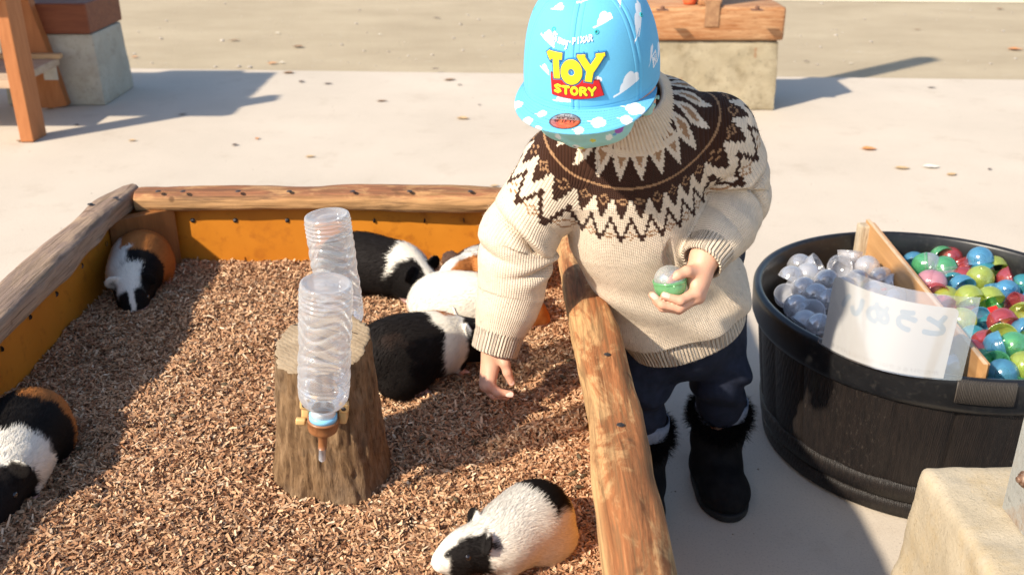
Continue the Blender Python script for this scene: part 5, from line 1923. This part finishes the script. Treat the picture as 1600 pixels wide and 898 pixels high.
# --- hair under the cap, face mask
def hair_sdf(p):
    q = (p - Cc) @ HM
    d = head_sdf(q) - .005 - .0012 * np.sin(np.arctan2(q[:, 0], q[:, 1]) * 70)
    d = smax(d, q[:, 1] + .030 - .8 * np.maximum(0, q[:, 2]), .006)
    d = smax(d, -.052 - q[:, 2] + .25 * np.maximum(0, q[:, 1] + .02), .006)
    ears = np.minimum(ell(q, (.078, -.008, -.034), (.02, .022, .03)), ell(q, (-.078, -.008, -.034), (.02, .022, .03)))
    d = smax(d, -ears, .004)
    return np.maximum(d, -(head_sdf(q) + .004))
V, Q = sdf_mesh(hair_sdf, Cc - .14, Cc + .14, .003)
mk('hair', V, Q, noisy('black hair', (.012, .009, .008), (.025, .018, .015), 40, .5, .4, 200, .002), child)
def mask_sdf(p):
    q = (p - Cc) @ HM
    h = head_sdf(q)
    puff = .006 * np.exp(-((q[:, 0] / .03) ** 2 + ((q[:, 2] + .046) / .03) ** 2))
    d = np.maximum(h - .0045 - puff, -(h - .0018))
    top_ = q[:, 2] + .022 + .10 * np.abs(q[:, 0])
    bot = -(q[:, 2] + .076 - .30 * np.abs(q[:, 0]))
    d = np.maximum(np.maximum(d, top_), bot)
    d = np.maximum(d, .006 - q[:, 1])
    strap = np.maximum(np.maximum(h - .004, -(h - .0015)), np.maximum(np.abs(q[:, 2] + .040 - .25 * np.abs(q[:, 1] - .006)) - .0022, np.maximum(q[:, 1] - .012, -.016 - q[:, 1])))
    return np.minimum(d, strap)
V, Q = sdf_mesh(mask_sdf, Cc - .15, Cc + .15, .0016)
q = (V - Cc) @ HM
c = np.tile(np.array((.33, .60, .56)), (len(V), 1)) * (1 + .05 * fbm(V * 90, 2, 3))[:, None]
for cs_, (s_, u_, r_) in zip(((.75, .78, .74), (.62, .70, .10), (.36, .12, .45), (.15, .35, .60), (.75, .78, .74), (.10, .12, .14), (.36, .12, .45), (.62, .55, .1), (.75, .78, .74)),
                             ((-.002, -.061, .0055), (.004, -.065, .004), (.052, -.040, .005), (.047, -.045, .003), (.040, -.048, .005), (-.005, -.0605, .0013), (-.045, -.045, .004), (.020, -.050, .003), (-.028, -.052, .0045))):
    m_ = ((q[:, 0] - s_) ** 2 + (q[:, 2] - u_) ** 2 + (fbm(V * 150, 2, 7) * .00001)) < r_ ** 2
    c[m_] = cs_
mk('face_mask', V, Q, vcol('printed mask cloth', .85, .15, 900, .3, .0004), child, col=c)

# --- cap
CRX, CRF, CH = .0905, .100, .128
phi_ = np.linspace(0, math.pi / 2, 400)
pr_ = np.stack([np.cos(phi_) ** .62, np.sin(phi_) ** .95], 1)                 # upright front, round top
arc = np.concatenate([[0], np.cumsum(np.hypot(np.diff(pr_[:, 0]) * .095, np.diff(pr_[:, 1]) * CH))])


def crown(theta, w, off=0.0):
    """theta from the front centre towards the wearer's left, w = distance up from the rim (m)"""
    theta, w = np.broadcast_arrays(np.asarray(theta, float), np.asarray(w, float))
    r = np.interp(w, arc, pr_[:, 0]); z = np.interp(w, arc, pr_[:, 1]) * CH
    e = .0015
    dr_ = (np.interp(w + e, arc, pr_[:, 0]) - np.interp(w - e, arc, pr_[:, 0])) * .095 / (2 * e)
    dz_ = (np.interp(w + e, arc, pr_[:, 1]) - np.interp(w - e, arc, pr_[:, 1])) * CH / (2 * e)
    L_ = np.hypot(dr_, dz_) + 1e-9
    nh_, nu_ = dz_ / L_, -dr_ / L_
    s = CRX * r * np.sin(theta) + off * nh_ * np.sin(theta)
    f = CRF * r * np.cos(theta) + off * nh_ * np.cos(theta)
    u = z + off * nu_
    P = np.stack([s, f, u], -1)
    return Cc + P @ HM.T


SKYB, CLOUD = np.array((.115, .43, .68)), np.array((.76, .80, .84))


def cloud(x, y, s, lean=0.0):
    """inside test of a generic puffy cloud with a flat slanted foot, size s"""
    y = y - lean * x
    x, y = x / s, y / s
    m_ = (np.hypot(x + .05, y - .55) < .42) | (np.hypot(x + .42, y - .28) < .30) | (np.hypot(x - .42, y - .30) < .32) | ((np.abs(x) < .75) & (y > 0) & (y < .25))
    foot = (y > -.06) & (y < .08) & (x > -1.2) & (x < .8)
    return (m_ & (y > 0)) | foot


def crown_px(cx_, cy_):
    """photo detail coordinates -> (theta, w) on the crown"""
    u, v = cx_ / 3.743 + 780, cy_ / 3.743
    th_ = math.asin(max(-.97, min(.97, (u - 891) / 118)))
    v0 = 165 - 46 * (1 - math.cos(th_))
    return th_, max(.004, (v0 - v) * .00107)


ck = [(640, 215, .014, .3), (735, 490, .020, .35), (212, 315, .014, -.35), (605, 85, .022, .4), (825, 200, .015, .9), (818, 55, .011, .9), (305, 45, .013, .3), (418, 80, .008, .2),
      (212, 445, .009, -.4), (345, 580, .014, .1), (240, 80, .014, .5), (872, 330, .010, 1.0), (930, 150, .016, 1), (560, 480, .008, .2), (470, -40, .016, .2), (200, 170, .01, .2), (720, -20, .016, .5)]
ck = [crown_px(a, b) + (s, l) for a, b, s, l in ck]
ck += [(t_, w_, .016, .2) for t_, w_ in ((1.7, .03), (2.1, .08), (2.6, .04), (-1.7, .05), (-2.2, .03), (-2.6, .08), (3.1, .06), (1.9, .13), (-1.9, .12), (2.9, .13), (0, .16))]
nT, nW = 900, 230
ths = np.linspace(-np.pi, np.pi, nT, endpoint=False)
ws = np.linspace(-.004, arc[-1] * .999, nW)
TT, WW = np.meshgrid(ths, ws, indexing='ij')
seams = [0, rad(57), rad(-57), rad(118), rad(-118), np.pi]
dep = np.zeros_like(TT)
rloc = np.interp(WW, arc, pr_[:, 0]) * .095
for sm_ in seams:
    dd = np.angle(np.exp(1j * (TT - sm_))) * rloc
    dep -= .0012 * np.exp(-(dd / .0009) ** 2)
    dep += .0005 * np.exp(-((np.abs(dd) - .0045) / .003) ** 2)
    dep -= .0004 * np.exp(-((np.abs(dd) - .0075) / .0005) ** 2)
dep -= .0006 * np.exp(-((WW - .0035) / .0006) ** 2)
dep += .0022 * ss(.06, .0, WW) * np.sin(TT * 2.2 + 1) * 0 + .0016 * vnoise(np.stack([np.cos(TT) * 2.2, np.sin(TT) * 2.2, WW * 22], -1), 71)
V = crown(TT, np.maximum(WW, 0), dep)
V += (np.minimum(WW, 0))[..., None] * uH
c = np.tile(SKYB, (nT, nW, 1)) * (1 + .03 * vnoise(np.stack([TT * 60, WW * 900, 0 * TT], -1), 5))[..., None]
for t0, w0, s, ln_ in ck:
    dx_ = np.angle(np.exp(1j * (TT - t0))) * np.maximum(rloc, .02)
    c[cloud(dx_, WW - w0, s, ln_)] = CLOUD
capm = NT('printed cap cotton')
_a = capm.n('Attribute', {'attribute_name': 'col'}).outputs['Color']
wv = capm.n('TexWave', {'bands_direction': 'DIAGONAL'}, Vector=capm.coord(), Scale=420, Distortion=.5)
capmat = capm.fin(_a, .78, .25, capm.bump(wv.outputs[1], .0004, .35), Sheen_Weight=.1)
cap = mk('cap', V.reshape(-1, 3), gridf(nT, nW, cu=True), capmat, child, col=c.reshape(-1, 3))
# eyelets
for t0, w0 in ((-.42, .098), (.36, .098), (1.35, .098), (-1.4, .098), (2.4, .098), (-2.4, .098)):
    o0, x0 = crown(t0, w0, .0002), crown(t0 + .02, w0, .0002)
    n0 = nrm(crown(t0, w0, .01) - crown(t0, w0, 0)); a0_ = nrm(x0 - o0)
    MB().lathe([(.0011, -.0012), (.0013, .0004), (.0022, .0011), (.0031, .0006), (.0033, -.0003)], 18, frame(o0, a0_, np.cross(n0, a0_), n0)).build('eyelet', noisy('teal thread', (.03, .36, .40), (.05, .42, .46), 300, .8, .2, 900, .0003), cap)
    MB().lathe([(.0001, .0002), (.0012, .0002)], 12, frame(o0, a0_, np.cross(n0, a0_), n0)).build('eyelet_hole', noisy('eyelet shade', (.02, .08, .1), (.03, .1, .12), 30, .9, 0), cap)
MB().lathe([(.0055, -.001), (.0055, .0015), (.004, .0032), (.0003, .0038)], 20, frame(Cc + uH * (CH + .0005), sH, fH, uH)).build('top_button', capmat, cap, col=None) if False else None

# brim
nA, nR = 260, 90
BA = rad(84)
al = np.linspace(-BA, BA, nA)
rho = np.linspace(0, 1, nR)
AL, RHO = np.meshgrid(al, rho, indexing='ij')
in_s, in_f = CRX * .985 * np.sin(AL), CRF * .985 * np.cos(AL)
fl = np.cos(AL * .5 * np.pi / BA) ** .55
out_s = (CRX + .012 * fl) * np.sin(AL) * (1 + .0 * AL)
out_f = CRF * np.cos(AL) * .80 + .071 * fl + .0 * AL
bs = in_s + (out_s - in_s) * RHO
bf = in_f + (out_f - in_f) * RHO


def brim_pt(s, f, off=0.0, rho_=None):
    droop = -1.15 * s ** 2 - .10 * (f - .09) * (np.asarray(f) > .09)
    lift = 0.0
    P = np.stack([s, f, droop + off], -1)
    return Cc + P @ HM.T


groov = np.zeros_like(RHO)
for k in range(7):
    groov -= .00035 * np.exp(-((RHO - (.13 + .115 * k)) / .010) ** 2)
edge_r = .0022 * (1 - np.sqrt(np.clip(1 - ss(.95, 1, RHO) ** 2 * .9, 0, 1)))
topV = brim_pt(bs, bf, .0016 + groov - edge_r)
botV = brim_pt(bs, bf, -.0012 + edge_r * .3)
c = np.tile(SKYB, (nA, nR, 1)) * (1 + .03 * vnoise(np.stack([bs * 900, bf * 900, 0 * bs], -1), 5))[..., None]
st_dash = (np.abs(((RHO - .13) / .115 + .5) % 1 - .5) * .115 < .007) & (RHO > .1) & (RHO < .9) & ((np.floor(AL * 75) % 3) != 0)
c[st_dash] = SKYB * .45
for s0, f0, sz in ((-.082, .088, .012), (-.056, .128, .010), (-.040, .112, .008), (.036, .122, .012), (.074, .078, .016), (.068, .106, .010), (.016, .143, .008), (-.038, .146, .008)):
    c[cloud(bs - s0, -(f0 - bf) * -1 * -1, sz, 0) | cloud(bs - s0, (f0 - bf), sz, 0)] = CLOUD
V = np.concatenate([topV.reshape(-1, 3), botV.reshape(-1, 3)])
cb_ = np.concatenate([c.reshape(-1, 3), np.tile(np.array((.12, .30, .32)), (nA * nR, 1))])
ed = np.arange(nA) * nR + nR - 1
side = np.stack([ed[:-1], ed[1:], ed[1:] + nA * nR, ed[:-1] + nA * nR], 1)
mk('brim', V, [gridf(nA, nR, flip=True), gridf(nA, nR, off=nA * nR), side], capmat, cap, col=cb_)


# front badge lettering, drawn as strokes in millimetres and raised on the crown
def seg(x, y, a, b, w):
    ax_, ay = a; bx, by = b
    dx_, dy_ = bx - ax_, by - ay
    t = np.clip(((x - ax_) * dx_ + (y - ay) * dy_) / (dx_ * dx_ + dy_ * dy_ + 1e-9), 0, 1)
    return np.hypot(x - ax_ - t * dx_, y - ay - t * dy_) - w


def bar(x, y, a, b, w):
    """square ended stroke"""
    a, b = np.array(a, float), np.array(b, float)
    d = b - a; L = np.hypot(*d); d /= L
    m_ = (a + b) / 2
    u_ = np.abs((x - m_[0]) * d[0] + (y - m_[1]) * d[1]) - L / 2
    v_ = np.abs(-(x - m_[0]) * d[1] + (y - m_[1]) * d[0]) - w
    return np.maximum(u_, v_)


def toy(x, y):       # photo-detail pixels, y down
    d = np.minimum(bar(x, y, (268, 330), (352, 330), 17), bar(x, y, (312, 320), (329, 440), 18))
    d = np.minimum(d, np.maximum(bar(x, y, (262, 318), (290, 352), 12), -9e9))
    ring_ = np.abs(np.hypot((x - 405) / 1.0, (y - 400) / 1.08) - 36) - 21
    d = np.minimum(d, ring_)
    yy = np.minimum(np.minimum(bar(x, y, (452, 322), (505, 398), 18), bar(x, y, (560, 322), (498, 398), 18)), bar(x, y, (502, 385), (490, 446), 18))
    yy = np.minimum(yy, np.minimum(bar(x, y, (432, 322), (478, 322), 8), bar(x, y, (532, 322), (582, 322), 9)))
    return np.minimum(d, yy)


GL = {'S': [[(1, .1), (.5, 0), (.05, .2), (.3, .45), (.75, .58), (.95, .8), (.5, 1), (0, .9)]], 'T': [[(0, .05), (1, .05)], [(.5, .05), (.5, 1)]],
      'O': [[(.5 + .5 * math.cos(t), .5 + .5 * math.sin(t)) for t in np.linspace(0, 2 * math.pi, 13)]], 'R': [[(.1, 1), (.1, 0), (.7, .02), (.92, .25), (.7, .5), (.1, .52)], [(.5, .5), (1, 1)]],
      'Y': [[(0, 0), (.5, .52), (1, 0)], [(.5, .52), (.5, 1)]], 'P': [[(.1, 1), (.1, 0), (.7, .02), (.95, .27), (.7, .52), (.1, .55)]], 'I': [[(.5, 0), (.5, 1)]],
      'X': [[(0, 0), (1, 1)], [(1, 0), (0, 1)]], 'A': [[(0, 1), (.5, 0), (1, 1)], [(.2, .66), (.8, .66)]], 'N': [[(0, 1), (0, 0), (1, 1), (1, 0)]], 'E': [[(1, 0), (0, 0), (0, 1), (1, 1)], [(0, .5), (.8, .5)]],
      'W': [[(0, 0), (.25, 1), (.5, .3), (.75, 1), (1, 0)]], '9': [[(.9, .35), (.5, .55), (.1, .3), (.5, 0), (.9, .3), (.7, 1)]], '5': [[(.9, 0), (.2, 0), (.1, .45), (.6, .4), (.95, .7), (.5, 1), (.05, .9)]], 'F': [[(1, 0), (0, 0), (0, 1)], [(0, .5), (.7, .5)]],
      'D': [[(.25, .05), (.3, .95)], [(-.2, .25), (.2, -.05), (.9, .1), (1.15, .55), (.8, .95), (.2, 1.0), (-.1, .8)]], 'i': [[(.5, .4), (.5, 1)], [(.5, .12), (.5, .16)]], 's': [[(.85, .45), (.4, .4), (.3, .6), (.75, .78), (.6, 1), (.15, .95)]],
      'n': [[(.1, 1), (.1, .4)], [(.1, .55), (.5, .4), (.85, .55), (.85, 1)]], 'e': [[(.15, .7), (.85, .65), (.6, .4), (.25, .45), (.12, .75), (.4, 1), (.85, .92)]], 'y': [[(.05, .4), (.4, .95)], [(.9, .4), (.3, 1.45), (-.1, 1.4)]], '.': [[(.4, .55), (.6, .55)]]}


def word(x, y, txt, x0, y0, w, h, lw, gap=.28, slope=0.0):
    d = np.full(np.shape(x), 9e9)
    n = len(txt)
    cw = w / (n + gap * (n - 1))
    for i, ch in enumerate(txt):
        if ch == ' ':
            continue
        ox = x0 + i * cw * (1 + gap)
        for st in GL[ch]:
            for a, b in zip(st[:-1], st[1:]):
                pa = (ox + a[0] * cw, y0 + a[1] * h + slope * (ox - x0)); pb = (ox + b[0] * cw, y0 + b[1] * h + slope * (ox - x0))
                d = np.minimum(d, seg(x, y, pa, pb, lw))
    return d


def poly_sdf(x, y, P):
    ins = np.zeros(np.shape(x), bool)
    d = np.full(np.shape(x), 9e9)
    for (x0, y0), (x1, y1) in zip(P, P[1:] + P[:1]):
        d = np.minimum(d, seg(x, y, (x0, y0), (x1, y1), 0))
        cr = ((y0 > y) != (y1 > y)) & (x < (x1 - x0) * (y - y0) / (y1 - y0 + 1e-12) + x0)
        ins ^= cr
    return np.where(ins, -d, d)


T0, W0 = crown_px(420, 425)
W0 = .044
def patch(name, fn, x0, x1, y0, y1, step, mat, scale=.000262):
    """fn(x, y) -> (keep, height m, rgb); cells kept where keep is true"""
    xs, ys = np.arange(x0, x1, step), np.arange(y0, y1, step)
    X, Y = np.meshgrid(xs, ys, indexing='ij')
    keep, hh, rgb = fn(X, Y)
    th_ = T0 + (X - 420) * scale / .0935
    w = W0 - (Y - 425) * scale * .98
    V = crown(th_, np.maximum(w, .0005), hh)
    q_ = gridf(len(xs), len(ys), flip=True)
    kq = keep.reshape(-1)[q_].any(1)
    q_ = q_[kq]
    us, inv = np.unique(q_, return_inverse=True)
    return mk(name, V.reshape(-1, 3)[us], inv.reshape(-1, 4), mat, cap, col=rgb.reshape(-1, 3)[us])


YEL, NAVY, REDB = np.array((.82, .62, .015)), np.array((.012, .07, .21)), np.array((.50, .012, .014))
BAN = [(286, 416), (340, 428), (400, 434), (470, 434), (546, 442), (568, 524), (500, 534), (420, 538), (350, 534), (296, 530)]
badge_m = vcol('embroidered badge', .55, .35, 1500, .4, .0004)
def f_ban(x, y):
    b = poly_sdf(x, y, BAN)
    l = word(x, y, 'STORY', 318, 472, 205, 36, 6.6, .42, .035)
    rgb = np.tile(REDB, x.shape + (1,))
    rgb[b > -4] = REDB * .45
    rgb[l < 3.2] = REDB * .35
    rgb[l < 0] = YEL
    hh = .0006 + .0014 * ss(1, -3, b) + .0006 * ss(1, -2, l)
    hh = np.where(b > .5, -.0004, hh)
    return b < 0, hh, rgb
patch('badge_banner', f_ban, 276, 580, 406, 548, 1.5, badge_m)
def f_toy(x, y):
    l = toy(x, y)
    eye_ = np.hypot(x - 405, y - 400) - 16
    rgb = np.tile(NAVY, x.shape + (1,))
    rgb[(l < 9) & (l > 4.5)] = np.array((.03, .22, .48))
    rgb[l < 0] = YEL
    keep = (l < 9) | (eye_ < 2)
    rgb[(eye_ < 0)] = np.array((.03, .16, .40))
    rgb[np.hypot(x - 402, y - 396) < 5] = np.array((.4, .6, .75))
    hh = .0008 + .0014 * ss(9.5, 6, l) + .0008 * ss(1, -2.5, l)
    hh = np.where(keep, hh, -.0004)
    return keep, hh, rgb
patch('badge_letters', f_toy, 240, 605, 296, 466, 1.5, badge_m)
def f_small(x, y):
    l = np.minimum(word(x, y, 'Disney', 276, 226, 102, 38, 2.7, .14, .16), word(x, y, 'PIXAR', 404, 240, 112, 27, 2.9, .34, -.15))
    l = np.minimum(l, np.hypot(x - 389, y - 258) - 4)
    rgb = np.tile(np.array((.78, .82, .86)), x.shape + (1,))
    return l < 0, np.where(l < .8, .0018, -.0003), rgb
patch('white_lettering', f_small, 255, 530, 205, 295, .8, badge_m)
T1, T0s, W0s = rad(82), T0, W0
T0, W0 = rad(80), .036
def f_flag(x, y):
    x = x - 420; y = y - 425
    fr = np.abs(poly_sdf(x, y, [(-28, -26), (22, -34), (28, 20), (-22, 34)])) - 3.6
    l = np.minimum(fr, word(x, y, 'N', -16, -14, 22, 28, 3.4, 0))
    rgb = np.tile(np.array((.78, .82, .86)), x.shape + (1,))
    return l < 0, np.where(l < .8, .0008, -.0003), rgb
patch('flag_emblem', f_flag, 380, 460, 380, 470, 1.3, badge_m)
T0, W0 = T0s, W0s

# round foil sticker on the brim
xs = np.linspace(-23, 23, 150)
X, Y = np.meshgrid(xs, xs, indexing='ij')
rr = np.hypot(X, Y)
l = np.minimum(word(X, Y, 'NEW ERA', -12, -9.5, 24, 4.2, .45, .3), word(X, Y, '9FIFTY', -15, -2.5, 30, 6.5, .7, .3))
l = np.minimum(l, np.minimum(np.abs(poly_sdf(X, Y, [(-4, -17), (3.5, -18.5), (4.5, -12), (-3, -11)])) - .4, np.abs(rr - 19.3) - .35))
rgb = np.tile(np.array((.72, .20, .16)), X.shape + (1,))
rgb[Y < -3.5] = (.42, .44, .46)
rgb[(rr > 20.3)] = (.03, .04, .05)
bandn = vnoise(np.stack([X * .25, Y * .6, 0 * X], -1), 3)
rgb *= (1 + .25 * bandn)[..., None]
rgb[l < 0] = (.04, .035, .035)
sc0 = (-.006, .1275)
V = brim_pt(sc0[0] + X * .001 * .95, sc0[1] + Y * .001 * .80, .0024)
q_ = gridf(150, 150, flip=True)
q_ = q_[(rr.reshape(-1)[q_] < 21.3).all(1)]
us, inv = np.unique(q_, return_inverse=True)
foil = vcol('foil sticker', .22, .5, None, Metallic=.75)
mk('foil_sticker', V.reshape(-1, 3)[us], inv.reshape(-1, 4), foil, cap, col=rgb.reshape(-1, 3)[us])

# --- capsule held in the child's left hand
cp = LH(-45, 20, 10)
held = thing('capsule', 'green and clear toy capsule held in the hand of the child', 'toy capsule', cp)
held.rotation_euler = toward(CU * .9 + CX * -.12 + CT * .25)
g = MB().lathe(cup_profile(), 40).build('capsule_half', shell_mat('bright green capsule', (.34, .80, .40), .42), held, local=True)
t_ = MB().lathe(cup_profile(1.0, CR - .0012), 40).build('capsule_half', CAPM['clear'], held, local=True)
t_.rotation_euler = (math.pi, 0, 0); t_.location = (0, 0, .0045)
held.scale = (1.0, 1.0, 1.0)
